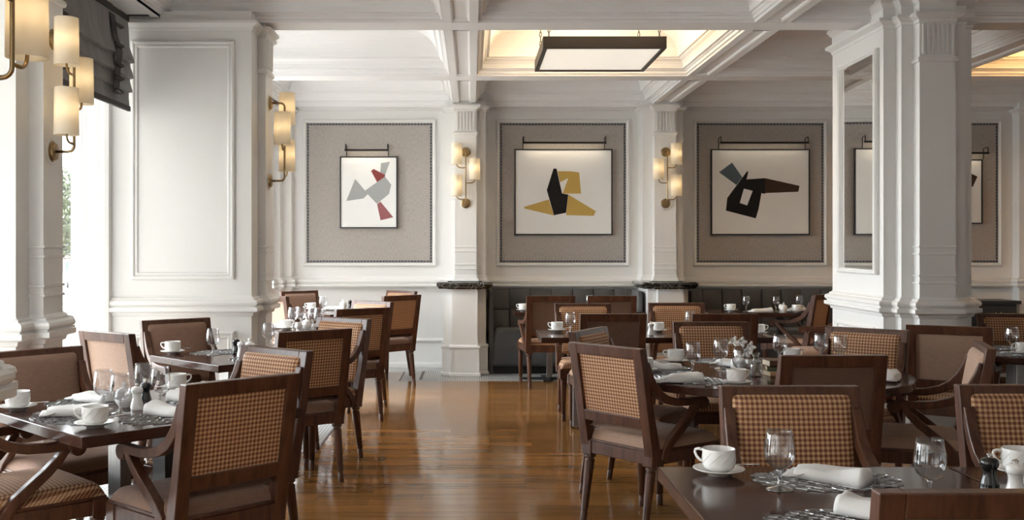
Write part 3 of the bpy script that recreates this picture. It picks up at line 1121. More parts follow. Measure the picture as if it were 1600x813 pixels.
def banquette(x0, x1, label):
    e = empty('banquette', ((x0 + x1) / 2, 11.75, 0))
    tag(e, label, 'banquette', 'grey banquettes')
    w = (x1 - x0) / 2
    n = max(3, round((x1 - x0) / 0.245))
    MB().pad(lambda u, v, h: (-w + 0.04 + 2 * (w - 0.04) * u, -0.33 + 0.5 * v, 0.12 + 0.365 * h), 24, 14, 0.04, 0.02).build('seat', 'banquette_fabric', e, smooth=True)
    MB().box(-w + 0.03, w - 0.03, -0.315, 0.28, 0.085, 0.36).build('seat_base', 'banquette_fabric', e, bevel=0.02)
    MB().box(-w + 0.04, w - 0.04, -0.27, 0.25, 0.0, 0.085).build('plinth', 'rubber', e)
    for k in range(n):
        a, b = -w + 2 * w * k / n + 0.002, -w + 2 * w * (k + 1) / n - 0.002
        for zz0, zz1 in ((0.45, 0.69), (0.69, 0.93)):
            MB().pad(lambda u, v, h: (a + (b - a) * u, 0.17 - 0.03 * h + 0.06 * (1 - (0.93 - (zz0 + (zz1 - zz0) * v)) / 0.5), zz0 + (zz1 - zz0) * v), 8, 8, 0.045, 0.12).build('back_pad', 'banquette_fabric', e, smooth=True)
    MB().box(-w, w, 0.22, 0.295, 0.0, 0.925).build('back_frame', 'banquette_fabric', e)
    for s in (-1, 1):
        xa = s * w
        MB().prism([(-0.30, 0.0), (-0.30, 0.86), (-0.29, 0.90), (-0.26, 0.925), (0.29, 0.925), (0.29, 0.0)], lambda p, q, t: (t, p, q), xa - s * 0.045, xa).build('end_panel', 'banquette_fabric', e, bevel=0.012)
    return e


banquette(PX1 + 0.262, PX2 - 0.285, 'charcoal upholstered banquette under the ochre print')
banquette(PX2 + 0.262, 4.3, 'charcoal upholstered banquette under the black and blue print')

# black sideboard far right
cb = empty('sideboard', (5.55, 11.8, 0))
tag(cb, 'low black sideboard with gold crosses at the far right wall', 'sideboard')
MB().box(-0.6, 0.62, -0.2, 0.2, 0.05, 0.77).build('body', 'cabinet_black', cb, bevel=0.004)
MB().box(-0.64, 0.66, -0.23, 0.22, 0.77, 0.81).build('top', 'cabinet_black', cb, bevel=0.004)
for i in range(3):
    xa = -0.585 + i * 0.4
    dr = MB().box(xa, xa + 0.385, -0.215, -0.2, 0.52, 0.75).build('drawer', 'cabinet_black', cb, bevel=0.003)
    for s in (-1, 1):
        MB().tube([(xa + 0.19 - 0.035, -0.218, 0.635 - 0.045 * s), (xa + 0.19 + 0.035, -0.218, 0.635 + 0.045 * s)], 0.005, 6).build('gold_cross', 'gold_paint', dr)
    MB().box(xa, xa + 0.385, -0.215, -0.2, 0.1, 0.5).build('door', 'cabinet_black', cb, bevel=0.003)
for sx in (-0.55, 0.57):
    MB().box(sx - 0.03, sx + 0.03, -0.18, 0.18, 0, 0.05).build('foot', 'cabinet_black', cb)

# ------------------------------------------------------------------ dining chairs
CHH = 0.93


def make_chair(kind):
    woven, plain = 'weave', ('umber_fabric' if kind == 'A' else 'brown_fabric')
    inner = woven if kind == 'A' else 'brown_fabric'
    outer = 'umber_fabric' if kind == 'A' else woven
    if kind == 'C':          # woven inside, tan outside
        inner, outer = woven, 'tan_fabric'
    if kind == 'D':          # tan inside, woven outside
        inner, outer = 'tan_fabric', woven
    e = empty('dining_chair')
    rk = lambda y, z: y - 0.17 * (z - 0.42)
    hw = 0.245
    # back frame: stiles, top and bottom rail
    b = MB()
    for s in (-1, 1):
        xa, xb = (s * hw, s * (hw - 0.055))
        pts = [(rk(-0.245, 0.35), 0.35), (rk(-0.245, 0.45), 0.45), (rk(-0.245, CHH), CHH), (rk(-0.2, CHH), CHH), (rk(-0.195, 0.6), 0.6), (rk(-0.185, 0.47), 0.47), (rk(-0.18, 0.35), 0.35)]
        b.prism(pts, lambda p, q, t: (t, p, q), min(xa, xb), max(xa, xb))

    def rail(z0, z1, y0, y1):
        pts = [(rk(y0, z0), z0), (rk(y0, z1), z1), (rk(y1, z1), z1), (rk(y1, z0), z0)]
        b.prism(pts, lambda p, q, t: (t, p, q), -hw + 0.054, hw - 0.054)
    rail(CHH - 0.055, CHH, -0.245, -0.2)
    rail(0.53, 0.585, -0.245, -0.205)
    b.build('back_frame', 'mahogany', e, bevel=0.004)
    # outer panel
    z0, z1 = 0.58, CHH - 0.05
    MB().prism([(rk(-0.231, z0), z0), (rk(-0.231, z1), z1), (rk(-0.215, z1), z1), (rk(-0.215, z0), z0)], lambda p, q, t: (t, p, q), -hw + 0.05, hw - 0.05).build(
        'back_panel', outer, e, uv=lambda c: (c.x, c.z))
    # inner pad stands proud of the frame, leaving a thin rim
    z0, z1 = 0.50, CHH - 0.022
    xi = hw - 0.03
    MB().pad(lambda u, v, h: (-xi + 2 * xi * u, rk(-0.222, z0 + (z1 - z0) * v) + 0.042 * h, z0 + (z1 - z0) * v), 16, 16, 0.09, 0.25).build(
        'backrest', inner, e, smooth=True, uv=lambda c: (c.x, c.z))
    # seat rail
    b = MB()
    FY, RY = 0.25, -0.235
    fw, rw = 0.265, 0.235
    quad = [(-rw, RY), (rw, RY), (fw, FY), (-fw, FY)]
    b.prism(quad, XY, 0.355, 0.415)
    b.prism([(-rw + 0.004, RY + 0.004), (rw - 0.004, RY + 0.004), (fw - 0.004, FY - 0.004), (-fw + 0.004, FY - 0.004)], XY, 0.415, 0.428)
    b.build('seat_rail', 'mahogany', e, bevel=0.003)

    def sp(u, v, h):
        yy = RY + 0.02 + (FY - RY - 0.025) * v
        ww = (rw + (fw - rw) * v) - 0.008
        return (-ww + 2 * ww * u, yy, 0.422 + 0.055 * h)
    MB().pad(sp, 16, 16, 0.09, 0.22).build('seat', inner, e, smooth=True, uv=lambda c: (c.x, c.y - c.z))
    # legs: block, collar, turned taper, foot
    prof = [(0.0, 0.0), (0.016, 0.0), (0.0175, 0.006), (0.0175, 0.052), (0.015, 0.056), (0.015, 0.06), (0.0185, 0.064), (0.026, 0.315), (0.021, 0.32), (0.021, 0.326), (0.029, 0.33), (0.030, 0.336),
            (0.029, 0.342), (0.022, 0.346), (0.0, 0.35)]
    for (x, yy, lean) in ((-fw + 0.032, FY - 0.032, 0.0), (fw - 0.032, FY - 0.032, 0.0), (-rw + 0.028, RY + 0.028, -0.055), (rw - 0.028, RY + 0.028, -0.055)):
        b = MB().lathe(prof, 14)
        b.v = [(p + x, q + yy + lean * (1 - r / 0.35), r) for p, q, r in b.v]
        g = b.build('leg', 'mahogany', e, smooth=0.7)
        bl = MB().box(x - 0.034, x + 0.034, yy - 0.034, yy + 0.034, 0.345, 0.42)
        bl.build('leg_block', 'mahogany', g, bevel=0.004)
    # arms: a sweep out of the stile to a scroll, and a curved support
    for s in (-1, 1):
        xa, xb = s * (hw - 0.004), s * (hw - 0.042)
        path = [(-0.262, 0.86), (-0.25, 0.80), (-0.225, 0.745), (-0.185, 0.70), (-0.13, 0.668), (-0.06, 0.65), (0.02, 0.645), (0.09, 0.647), (0.125, 0.645)]
        wd = [0.012, 0.034, 0.042, 0.042, 0.04, 0.038, 0.036, 0.036, 0.034]
        flare = 0.03
        b = MB().band(path, wd, min(xa, xb), max(xa, xb))
        b.prism([(0.128 + 0.032 * math.cos(2 * PI * k / 14), 0.633 + 0.032 * math.sin(2 * PI * k / 14)) for k in range(14)], lambda p, q, t: (t, p, q), min(xa, xb), max(xa, xb))
        b.v = [(x + s * flare * max(0, (yy + 0.24) / 0.38), yy, z) for x, yy, z in b.v]
        a = b.build('arm', 'mahogany', e, bevel=0.005)
        path = [(0.085, 0.635), (0.055, 0.595), (0.01, 0.55), (-0.045, 0.505), (-0.10, 0.46), (-0.14, 0.415), (-0.155, 0.37)]
        b = MB().band(path, [0.03, 0.034, 0.038, 0.04, 0.04, 0.042, 0.044], min(xa, xb), max(xa, xb))
        b.v = [(x + s * (flare * max(0, (yy + 0.24) / 0.38)), yy, z) for x, yy, z in b.v]
        b.build('arm_support', 'mahogany', e, bevel=0.005)
    return e


proto = {}


def chair(kind, mx, my, ang, label, group):
    """mx, my: middle of the outer top rail; ang: facing, degrees counter-clockwise from +y"""
    if kind not in proto:
        proto[kind] = make_chair(kind)
        o = proto[kind]
    else:
        o = copy_tree(proto[kind])
    a = math.radians(ang)
    d = 0.33
    put(o, (mx - math.sin(a) * d, my + math.cos(a) * d, 0), a, label, 'chair', group)
    return o


GL, GR = 'armchairs at the window tables', 'armchairs at the right hand tables'
chair('B', -0.84, 3.80, 45, 'dark wood armchair with woven outer back, nearest chair at the left foreground', GL)
chair('C', -2.05, 3.87, -45, 'armchair with checked woven seat cropped by the bottom left corner', GL)
chair('B', -2.12, 4.92, -130, 'armchair with plain brown back at the left edge behind the nearest table', GL)
chair('C', -2.12, 5.88, -36, 'armchair with pale wood frame and tan outer back, left of the second window table', GL)
chair('A', -0.935, 4.98, 141, 'armchair with checked woven front behind the nearest left chair', GL)
chair('B', -0.91, 6.0, 38, 'second woven-backed armchair along the aisle, right of the second window table', GL)
chair('A', -0.875, 7.1, 143, 'checked woven-front armchair behind the second woven-backed aisle chair', GL)
chair('B', -0.86, 8.15, 37, 'third woven-backed armchair along the aisle by the window tables', GL)
chair('A', -0.885, 9.28, 141, 'checked woven-front armchair behind the third woven-backed aisle chair', GL)
chair('B', -0.695, 10.35, 44, 'farthest woven-backed armchair in front of the back wall panel', GL)
chair('A', -0.77, 11.47, 134, 'woven-front armchair whose top shows behind the farthest woven-backed chair', GL)
chair('B', -2.03, 6.98, -140, 'plain brown armchair in front of the panelled window pier', GL)
chair('C', -2.03, 10.25, -38, 'tan-backed armchair half hidden behind the window pier sconce column', GL)
chair('B', -1.94, 11.40, -136, 'plain brown armchair in the far left corner', GL)

chair('A', 1.055, 2.036, 0, 'dark chair back cropped by the bottom right corner', GR)
chair('A', 1.118, 3.634, 180, 'large checked woven armchair facing the foreground table', GR)
chair('A', 1.965, 3.66, 180, 'checked woven armchair cropped by the right edge at the foreground table', GR)
chair('D', 0.652, 5.09, -51, 'large armchair with woven outer back and tan seat beside the aisle', GR)
chair('A', 0.675, 6.11, -120, 'checked woven armchair just behind the large aisle armchair', GR)
chair('A', 1.557, 6.72, 180, 'checked woven armchair at the far side of the round table', GR)
chair('A', 1.634, 4.612, 2, 'dark plain-backed armchair at the near side of the round table', GR)
chair('D', 2.59, 5.13, 71, 'tan armchair seen edge-on at the right of the round table', GR)
chair('A', 2.39, 6.18, 140, 'checked woven armchair in front of the mirrored pier', GR)
chair('C', 2.945, 6.33, -30, 'tan-backed armchair in front of the right pier pilaster', GR)
chair('A', 3.97, 7.54, 172, 'checked woven armchair at the right edge beside the black sideboard', GR)
chair('A', 1.035, 7.48, 2, 'plain brown-backed armchair at the near left of the long table', GR)
chair('A', 1.852, 7.47, 2, 'plain dark-backed armchair at the near right of the long table', GR)
chair('A', 0.96, 8.90, -178, 'checked woven armchair at the far left of the long table', GR)
chair('A', 1.79, 9.0, 180, 'checked woven armchair in front of the second marble ledge', GR)
chair('A', 0.79, 10.22, 5, 'plain brown-backed armchair at the left end of the banquette', GR)
chair('A', 1.405, 10.25, 0, 'plain brown-backed armchair at the middle of the banquette', GR)
chair('D', 3.64, 10.56, 50, 'woven-backed armchair beside the right banquette table next to the pier', GR)
chair('D', 3.55, 9.42, 82, 'armchair with tan seat mostly hidden behind the mirrored pier', GR)

# ------------------------------------------------------------------ tables
ZT = 0.74


def table_base(e, posts, fx, fy):
    for (x, yy, w, d, m) in posts:
        MB().box(x - w / 2, x + w / 2, yy - d / 2, yy + d / 2, 0.02, ZT - 0.04).build('post', m, e, bevel=0.003)
        MB().box(x - w / 2 - 0.06, x + w / 2 + 0.06, yy - d / 2 - 0.06, yy + d / 2 + 0.06, ZT - 0.052, ZT - 0.04).build('mount_plate', 'dark_steel', e)
    b = MB()
    b.prism([(-fx, -0.04), (fx, -0.04), (fx, 0.04), (-fx, 0.04)], XY, 0.004, 0.022)
    b.prism([(-0.04, -fy), (0.04, -fy), (0.04, fy), (-0.04, fy)], XY, 0.002, 0.02)
    b.build('cross_foot', 'dark_steel', e, bevel=0.004)
    for (x, yy) in ((-fx + 0.03, 0), (fx - 0.03, 0), (0, -fy + 0.03), (0, fy - 0.03)):
        MB().lathe([(0.0, 0), (0.018, 0), (0.018, 0.006), (0.0, 0.006)], 10, (x, yy, 0)).build('glide', 'rubber', e)


def square_table(cx, cy, w, d, rz, label, posts=None, name='dining_table'):
    e = empty(name, (cx, cy, 0), rz)
    tag(e, label, 'table', 'dark wood dining tables')
    MB().box(-w / 2, w / 2, -d / 2, d / 2, ZT - 0.042, ZT).build('tabletop', 'table_wood', e, bevel=0.004)
    posts = posts or [(-0.1, 0.0, 0.05, 0.11, 'steel'), (0.1, 0.0, 0.05, 0.11, 'dark_steel')]
    table_base(e, posts, min(w, 0.9) * 0.36, d * 0.36)
    return e


TW = [(-1.391, 4.32, 0.95), (-1.45, 6.43, 0.81), (-1.40, 8.58, 0.81), (-1.42, 10.82, 0.81)]
square_table(TW[0][0], TW[0][1], TW[0][2], TW[0][2], PI / 4, 'dark square table set diagonally at the left foreground')
square_table(TW[1][0], TW[1][1], TW[1][2], TW[1][2], PI / 4, 'dark square diagonal table in front of the panelled window pier')
square_table(TW[2][0], TW[2][1], TW[2][2], TW[2][2], PI / 4, 'dark square diagonal table right behind the window pier')
square_table(TW[3][0], TW[3][1], TW[3][2], TW[3][2], PI / 4, 'dark square diagonal table in the far left corner')
TPOST = [(-0.3, 0, 0.05, 0.11, 'steel'), (0.3, 0, 0.05, 0.11, 'dark_steel')]
square_table(1.02, 2.71, 0.892, 0.91, 0, 'dark square table in the right foreground with cup and goblets')
square_table(1.918, 2.71, 0.892, 0.91, 0, 'dark table pushed against the foreground table at the right edge')
square_table(1.41, 8.02, 1.78, 0.70, 0, 'long dark table between the round table and the banquette', [(-0.6, 0, 0.05, 0.11, 'steel'), (0.6, 0, 0.05, 0.11, 'dark_steel')])
square_table(0.79, 10.98, 0.70, 0.66, 0, 'small dark table at the left end of the banquette', [(0.04, 0, 0.06, 0.1, 'steel'), (0.16, 0, 0.03, 0.1, 'dark_steel')])
square_table(1.50, 10.98, 0.62, 0.66, 0, 'small dark table at the middle of the banquette')
square_table(2.97, 10.87, 1.08, 0.72, 0, 'dark set table in front of the right banquette', [(-0.3, 0, 0.06, 0.08, 'steel'), (0.3, 0, 0.05, 0.08, 'dark_steel')])


def round_table(cx, cy, r, label):
    e = empty('round_table', (cx, cy, 0))
    tag(e, label, 'table', 'dark wood dining tables')
    t = 0.042
    MB().lathe([(0.0, ZT - t), (r - 0.006, ZT - t), (r, ZT - t + 0.006), (r, ZT - 0.006), (r - 0.004, ZT), (0.0, ZT)], 72).build('tabletop', 'table_wood', e, smooth=0.5)
    table_base(e, [(-0.14, 0.0, 0.05, 0.14, 'steel'), (0.14, 0.0, 0.05, 0.14, 'dark_steel')], 0.36, 0.36)
    return e


round_table(1.57, 5.55, 0.77, 'large round dark table right of the aisle with flowers and books')
round_table(3.72, 6.75, 0.62, 'round dark table at the right edge by the sideboard')

# ------------------------------------------------------------------ tableware prototypes


def make_goblet():
    e = empty('water_goblet')
    k = 1.0
    out = [(0.0, 0.0), (0.034, 0.0), (0.0345, 0.002), (0.03, 0.004), (0.012, 0.008), (0.006, 0.014), (0.0052, 0.03), (0.006, 0.05), (0.008, 0.056), (0.02, 0.062), (0.031, 0.074), (0.0365, 0.09), (0.038, 0.105),
           (0.0365, 0.128), (0.033, 0.152), (0.0305, 0.166)]
    inn = [(0.0293, 0.166), (0.0318, 0.152), (0.0352, 0.128), (0.0367, 0.105), (0.035, 0.09), (0.0295, 0.0755), (0.018, 0.065), (0.0, 0.062)]
    out = [(a * 1.12, b) for a, b in out]
    inn = [(a * 1.12, b) for a, b in inn]
    MB().lathe(out[:9], 28).build('stem', 'stem_glass', e, smooth=True)
    MB().lathe(out[8:] + inn, 28).build('bowl', 'goblet_glass', e, smooth=True)
    return e


def make_cup():
    e = empty('coffee_cup')
    MB().lathe([(0.0, 0.006), (0.024, 0.006), (0.028, 0.0), (0.031, 0.0), (0.034, 0.006), (0.054, 0.012), (0.075, 0.02), (0.0765, 0.022), (0.073, 0.0225), (0.052, 0.0155), (0.03, 0.011), (0.0, 0.010)], 36).build(
        'saucer', 'porcelain', e, smooth=True)
    out = [(0.0, 0.012), (0.028, 0.012), (0.030, 0.014), (0.036, 0.017), (0.044, 0.023), (0.0475, 0.032), (0.048, 0.04), (0.0485, 0.078), (0.048, 0.08), (0.0465, 0.079), (0.0455, 0.04), (0.044, 0.033), (0.040, 0.025), (0.0, 0.020)]
    c = MB().lathe(out, 36).build('cup', 'porcelain', e, smooth=True)
    MB().tube([(0.046, 0, 0.071), (0.062, 0, 0.073), (0.071, 0, 0.07), (0.073, 0, 0.062), (0.068, 0, 0.05), (0.058, 0, 0.04), (0.046, 0, 0.037)], [0.005, 0.0045, 0.004, 0.004, 0.004, 0.0045, 0.005], 8).build('handle', 'porcelain', c, smooth=True)
    rb = MB()
    for q in range(10):
        a0 = 2 * PI * q / 10
        pts = []
        for t in range(6):
            a = a0 + t * 0.16
            rr = 0.0482 if t > 0 else 0.0478
            pts.append((rr * math.cos(a), rr * math.sin(a), 0.036 + t * 0.0075))
        rb.tube(pts, [0.0004, 0.0014, 0.0017, 0.0017, 0.0014, 0.0004], 5)
    rb.build('fluting', 'porcelain', c, smooth=True)
    sp = MB()
    sp.tube([(0.012, -0.056, 0.0215), (-0.03, -0.06, 0.024), (-0.07, -0.061, 0.028), (-0.105, -0.061, 0.031)], [0.002, 0.0018, 0.0022, 0.003], 6)
    b2 = MB().lathe([(0.0, -0.003), (0.006, -0.0022), (0.010, 0.0), (0.0092, 0.0008), (0.0, -0.001)], 14, (0, 0, 0), 1.5, 1.0)
    b2.v = [(p + 0.024, q - 0.056, r + 0.0215) for p, q, r in b2.v]
    sp.add(b2.v, b2.f)
    sp.build('spoon', 'silver', e, smooth=True)
    return e


def make_mill(m, name):
    e = empty(name)
    MB().lathe([(0.0, 0.0), (0.025, 0.0), (0.0265, 0.003), (0.0265, 0.014), (0.025, 0.017), (0.026, 0.02), (0.0245, 0.026), (0.019, 0.045), (0.018, 0.055), (0.0195, 0.066), (0.022, 0.07), (0.0, 0.07)], 24).build('body', m, e, smooth=0.9)
    MB().lathe([(0.0, 0.07), (0.0225, 0.071), (0.0245, 0.075), (0.0245, 0.083), (0.022, 0.091), (0.012, 0.096), (0.0, 0.097)], 24).build('cap', m, e, smooth=0.9)
    MB().lathe([(0.0, 0.097), (0.004, 0.097), (0.004, 0.1), (0.0085, 0.102), (0.0085, 0.105), (0.004, 0.108), (0.0, 0.108)], 12).build('knob', 'silver', e, smooth=0.9)
    return e


def make_sugar():
    e = empty('sugar_bowl')
    MB().lathe([(0.0, 0.0), (0.022, 0.0), (0.024, 0.005), (0.036, 0.02), (0.041, 0.038), (0.039, 0.054), (0.035, 0.062), (0.0, 0.062)], 28).build('body', 'porcelain', e, smooth=0.9)
    MB().lathe([(0.0, 0.062), (0.037, 0.062), (0.037, 0.065), (0.028, 0.074), (0.012, 0.082), (0.006, 0.084), (0.006, 0.088), (0.0105, 0.093), (0.0105, 0.098), (0.006, 0.104), (0.0, 0.105)], 28).build('lid', 'porcelain', e, smooth=0.9)
    return e


def make_creamer():
    e = empty('creamer')
    b = MB().lathe([(0.0, 0.0), (0.02, 0.0), (0.022, 0.004), (0.018, 0.01), (0.03, 0.03), (0.032, 0.045), (0.026, 0.06), (0.028, 0.07), (0.0262, 0.07), (0.024, 0.06), (0.029, 0.045), (0.0, 0.02)], 24)
    b.v = [(p + (0.014 if (p > 0.015 and r > 0.06) else 0), q, r) for p, q, r in b.v]
    c = b.build('body', 'porcelain', e, smooth=0.9)
    MB().tube([(-0.028, 0, 0.06), (-0.045, 0, 0.062), (-0.052, 0, 0.048), (-0.044, 0, 0.032), (-0.03, 0, 0.03)], 0.004, 8).build('handle', 'porcelain', e, smooth=True)
    return e


def make_mat():
    """round cut-out lattice mat: distorted hexagon cells"""
    R, RY_ = 0.215, 0.15
    cs, ST = 0.0125, 1.55
    g = MB()
    rm = random.Random(11)
    cache = {}

    def jig(x, y):
        key = (round(x, 4), round(y, 4))
        if key not in cache:
            cache[key] = (x * ST + rm.uniform(-0.006, 0.006), y + rm.uniform(-0.0035, 0.0035))
        return cache[key]
    H3 = math.sqrt(3) * cs
    nx = int(R / H3 / ST) + 2
    nyy = int(RY_ / (1.5 * cs)) + 2
    t = 0.0028
    for j in range(-nyy, nyy + 1):
        for i in range(-nx, nx + 1):
            cx = (i + 0.5 * (j % 2)) * H3
            cy = j * 1.5 * cs
            if math.hypot(cx * ST / (R - 0.012), cy / (RY_ - 0.012)) > 1:
                continue
            P = [jig(cx + cs * math.sin(PI / 3 * k), cy + cs * math.cos(PI / 3 * k)) for k in range(6)]
            mx = sum(p[0] for p in P) / 6
            my = sum(p[1] for p in P) / 6
            s = 0.89
            Q = [(mx + (p[0] - mx) * s, my + (p[1] - my) * s) for p in P]
            lift = rm.uniform(0, 0.0016)
            vs = [(p[0], p[1], t * 0.4) for p in P] + [(mx + (p[0] - mx) * 0.945, my + (p[1] - my) * 0.945, t + lift) for p in P] + [(p[0], p[1], 0.0003) for p in Q]
            fs = []
            for k in range(6):
                l = (k + 1) % 6
                fs += [(k, l, 6 + l, 6 + k), (6 + k, 6 + l, 12 + l, 12 + k)]
            g.add(vs, fs)
    o = g.build('placemat', 'pewter_lattice', recalc=False)
    return o


def make_napkin(v):
    """folded cloth bundle, long axis x"""
    rn = random.Random(v)
    b = MB()
    L = 0.21
    nL, nR = 22, 20
    vs, fs = [], []
    ph = rn.uniform(0, 6)
    for i in range(nL + 1):
        t = i / nL
        x = -L / 2 + L * t
        w = 0.048 + 0.012 * t + 0.006 * math.sin(t * 5 + ph)
        h = 0.026 + 0.022 * t + 0.004 * math.sin(t * 7 + ph)
        if t > 0.93:
            q = (t - 0.93) / 0.07
            w *= math.sqrt(1 - 0.55 * q * q)
            h *= math.sqrt(1 - 0.6 * q * q)
        if t < 0.3:
            w *= 0.72 + 0.93 * t
        sk = 0.01 * math.sin(t * 3 + ph)
        for k in range(nR):
            a = 2 * PI * k / nR
            yy = w * math.copysign(abs(math.cos(a)) ** 0.6, math.cos(a))
            zz = h * max(0.0, math.copysign(abs(math.sin(a)) ** 0.7, math.sin(a)))
            zz += 0.004 * math.sin(yy * 160 + t * 6 + ph) * (1 if 0.1 < a < PI - 0.1 else 0)
            vs.append((x, yy + sk, max(0.001, zz)))
    for i in range(nL):
        for k in range(nR):
            fs.append((i * nR + k, i * nR + (k + 1) % nR, (i + 1) * nR + (k + 1) % nR, (i + 1) * nR + k))
    fs.append(tuple(range(nR))[::-1])
    fs.append(tuple(range(nL * nR, (nL + 1) * nR)))
    b.add(vs, fs)
    e = empty('folded_napkin')
    b.build('cloth', 'napkin_cloth', e, smooth=True)
    # folded tail flaps at the narrow end
    for k, (dy, dz, ang) in enumerate(((0.018, 0.006, 0.25), (-0.012, 0.012, -0.2), (0.0, 0.018, 0.05))):
        f = MB()
        n = 8
        vv = []
        for i in range(n + 1):
            t = i / n
            x = -L / 2 + 0.05 - 0.075 * t
            ww = 0.022 + 0.008 * t
            zz = 0.010 + dz * (1 - t) + 0.003 * math.sin(t * 6 + k)
            for s in (-1, 1):
                vv.append((x, dy + ww * s + ang * 0.06 * t, zz + 0.003 * s))
                vv.append((x, dy + ww * s + ang * 0.06 * t, zz + 0.003 * s - 0.004))
        ff = []
        for i in range(n):
            p, q = i * 4, i * 4 + 4
            ff += [(p, q, q + 2, p + 2), (p + 1, p + 3, q + 3, q + 1), (p, p + 1, q + 1, q), (p + 2, q + 2, q + 3, p + 3)]
        ff += [(0, 2, 3, 1), (n * 4, n * 4 + 1, n * 4 + 3, n * 4 + 2)]
        f.add(vv, ff)
        f.build('fold', 'napkin_cloth', e, smooth=True)
    return e


P = {}


def ware(kind, x, y, rz, label, group, z=ZT, s=1.0):
    if kind not in P:
        P[kind] = {'goblet': make_goblet, 'cup': make_cup, 'salt': lambda: make_mill('porcelain', 'salt_mill'), 'pepper': lambda: make_mill('black_ceramic', 'pepper_mill'),
                   'sugar': make_sugar, 'creamer': make_creamer, 'mat': make_mat, 'nap1': lambda: make_napkin(1), 'nap2': lambda: make_napkin(2)}[kind]()
        o = P[kind]
    else:
        o = copy_tree(P[kind])
    cat = {'goblet': 'goblet', 'cup': 'cup', 'salt': 'salt mill', 'pepper': 'pepper mill', 'sugar': 'sugar bowl', 'creamer': 'creamer', 'mat': 'placemat', 'nap1': 'napkin', 'nap2': 'napkin'}[kind]
    put(o, (x, y, z), rz, label, cat, group)
    o.scale = (s, s, s)
    return o


MZ = ZT + 0.003


def settings(items, place):
    for kind, x, y, deg, lb in items:
        z = ZT + (0.0035 if kind.startswith('nap') else 0.0003)
        grp = {'goblet': 'water goblets', 'cup': 'coffee cups on saucers', 'salt': 'salt mills', 'pepper': 'pepper mills', 'sugar': 'sugar bowls', 'creamer': 'creamers', 'mat': 'lattice placemats',
               'nap1': 'folded napkins', 'nap2': 'folded napkins'}[kind] + ' on ' + place
        sc = 1.0
        ware(kind, x, y, math.radians(deg), lb, grp, z, sc)


settings([
    ('mat', -1.60, 4.09, 135, 'lattice placemat at the nearest corner of the left foreground table'),
    ('mat', -1.66, 4.52, 45, 'lattice placemat at the window side of the left foreground table'),
    ('mat', -1.195, 4.09, 45, 'lattice placemat beside the nearest woven-backed chair'),
    ('mat', -1.18, 4.53, 135, 'lattice placemat at the far right of the left foreground table'),
    ('cup', -1.42, 3.86, 200, 'white cup and saucer at the near corner of the left foreground table'),
    ('cup', -1.89, 4.26, 160, 'white cup and saucer at the left edge of the picture'),
    ('cup', -1.40, 4.84, 30, 'white cup seen through a goblet at the far corner of the left table'),
    ('goblet', -1.54, 4.28, 0, 'leftmost goblet on the left foreground table'),
    ('goblet', -1.43, 4.165, 0, 'goblet in front of the sugar bowl on the left foreground table'),
    ('goblet', -1.45, 4.52, 0, 'tall goblet behind the mills on the left foreground table'),
    ('goblet', -1.335, 4.385, 0, 'rightmost goblet on the left foreground table'),
    ('sugar', -1.475, 4.345, 0, 'white lidded sugar bowl behind a goblet on the left foreground table'),
    ('salt', -1.40, 4.28, 0, 'white salt mill on the left foreground table'),
    ('pepper', -1.405, 4.41, 0, 'black pepper mill on the left foreground table'),
    ('nap1', -1.60, 4.13, 15, 'folded white napkin nearest the left foreground table corner'),
    ('nap2', -1.66, 4.50, -30, 'folded white napkin on the window side placemat'),
    ('nap1', -1.22, 4.14, 160, 'folded white napkin beside the nearest woven-backed chair'),
    ('nap2', -1.24, 4.52, 150, 'folded white napkin at the far right of the left foreground table'),
], 'the left foreground table')
settings([
    ('mat', -1.61, 6.61, 45, 'lattice placemat under the goblet on the second window table'),
    ('mat', -1.28, 6.27, 45, 'lattice placemat at the near side of the second window table'),
    ('cup', -1.90, 6.50, 190, 'white cup and saucer at the left corner of the second window table'),
    ('goblet', -1.63, 6.44, 0, 'single goblet in front of the plain brown pier chair'),
    ('goblet', -1.38, 6.93, 0, 'goblet at the far corner of the second window table'),
    ('salt', -1.42, 6.30, 0, 'white salt mill on the second window table'),
    ('pepper', -1.49, 6.47, 0, 'black pepper mill on the second window table'),
    ('sugar', -1.40, 6.45, 0, 'white lidded sugar bowl on the second window table'),
    ('creamer', -1.29, 6.80, 40, 'small white creamer on the second window table'),
], 'the second window table')
settings([
    ('cup', -1.53, 8.40, 0, 'white cup and saucer on the table behind the window pier'),
    ('creamer', -1.40, 8.27, 20, 'white creamer on the table behind the window pier'),
    ('goblet', -1.52, 8.70, 0, 'leftmost goblet on the table behind the window pier'),
    ('goblet', -1.47, 8.80, 0, 'second goblet on the table behind the window pier'),
    ('goblet', -1.34, 8.62, 0, 'third goblet on the table behind the window pier'),
    ('goblet', -1.27, 8.50, 0, 'rightmost goblet on the table behind the window pier'),
    ('nap1', -1.62, 8.54, 20, 'folded white napkin next to the window pier'),
    ('sugar', -1.36, 8.42, 0, 'white sugar bowl on the table behind the window pier'),
    ('mat', -1.22, 8.38, 45, 'lattice placemat on the table behind the window pier'),
], 'the third window table')
settings([
    ('cup', -1.72, 10.98, 180, 'white cup and saucer on the far left corner table'),
    ('goblet', -1.55, 10.66, 0, 'goblet on the far left corner table'),
    ('sugar', -1.41, 11.2, 0, 'white lidded sugar bowl on the far left corner table'),
    ('pepper', -1.33, 11.18, 0, 'black pepper mill on the far left corner table'),
    ('nap1', -1.47, 11.02, 0, 'folded white napkin on the far left corner table'),
], 'the far left corner table')
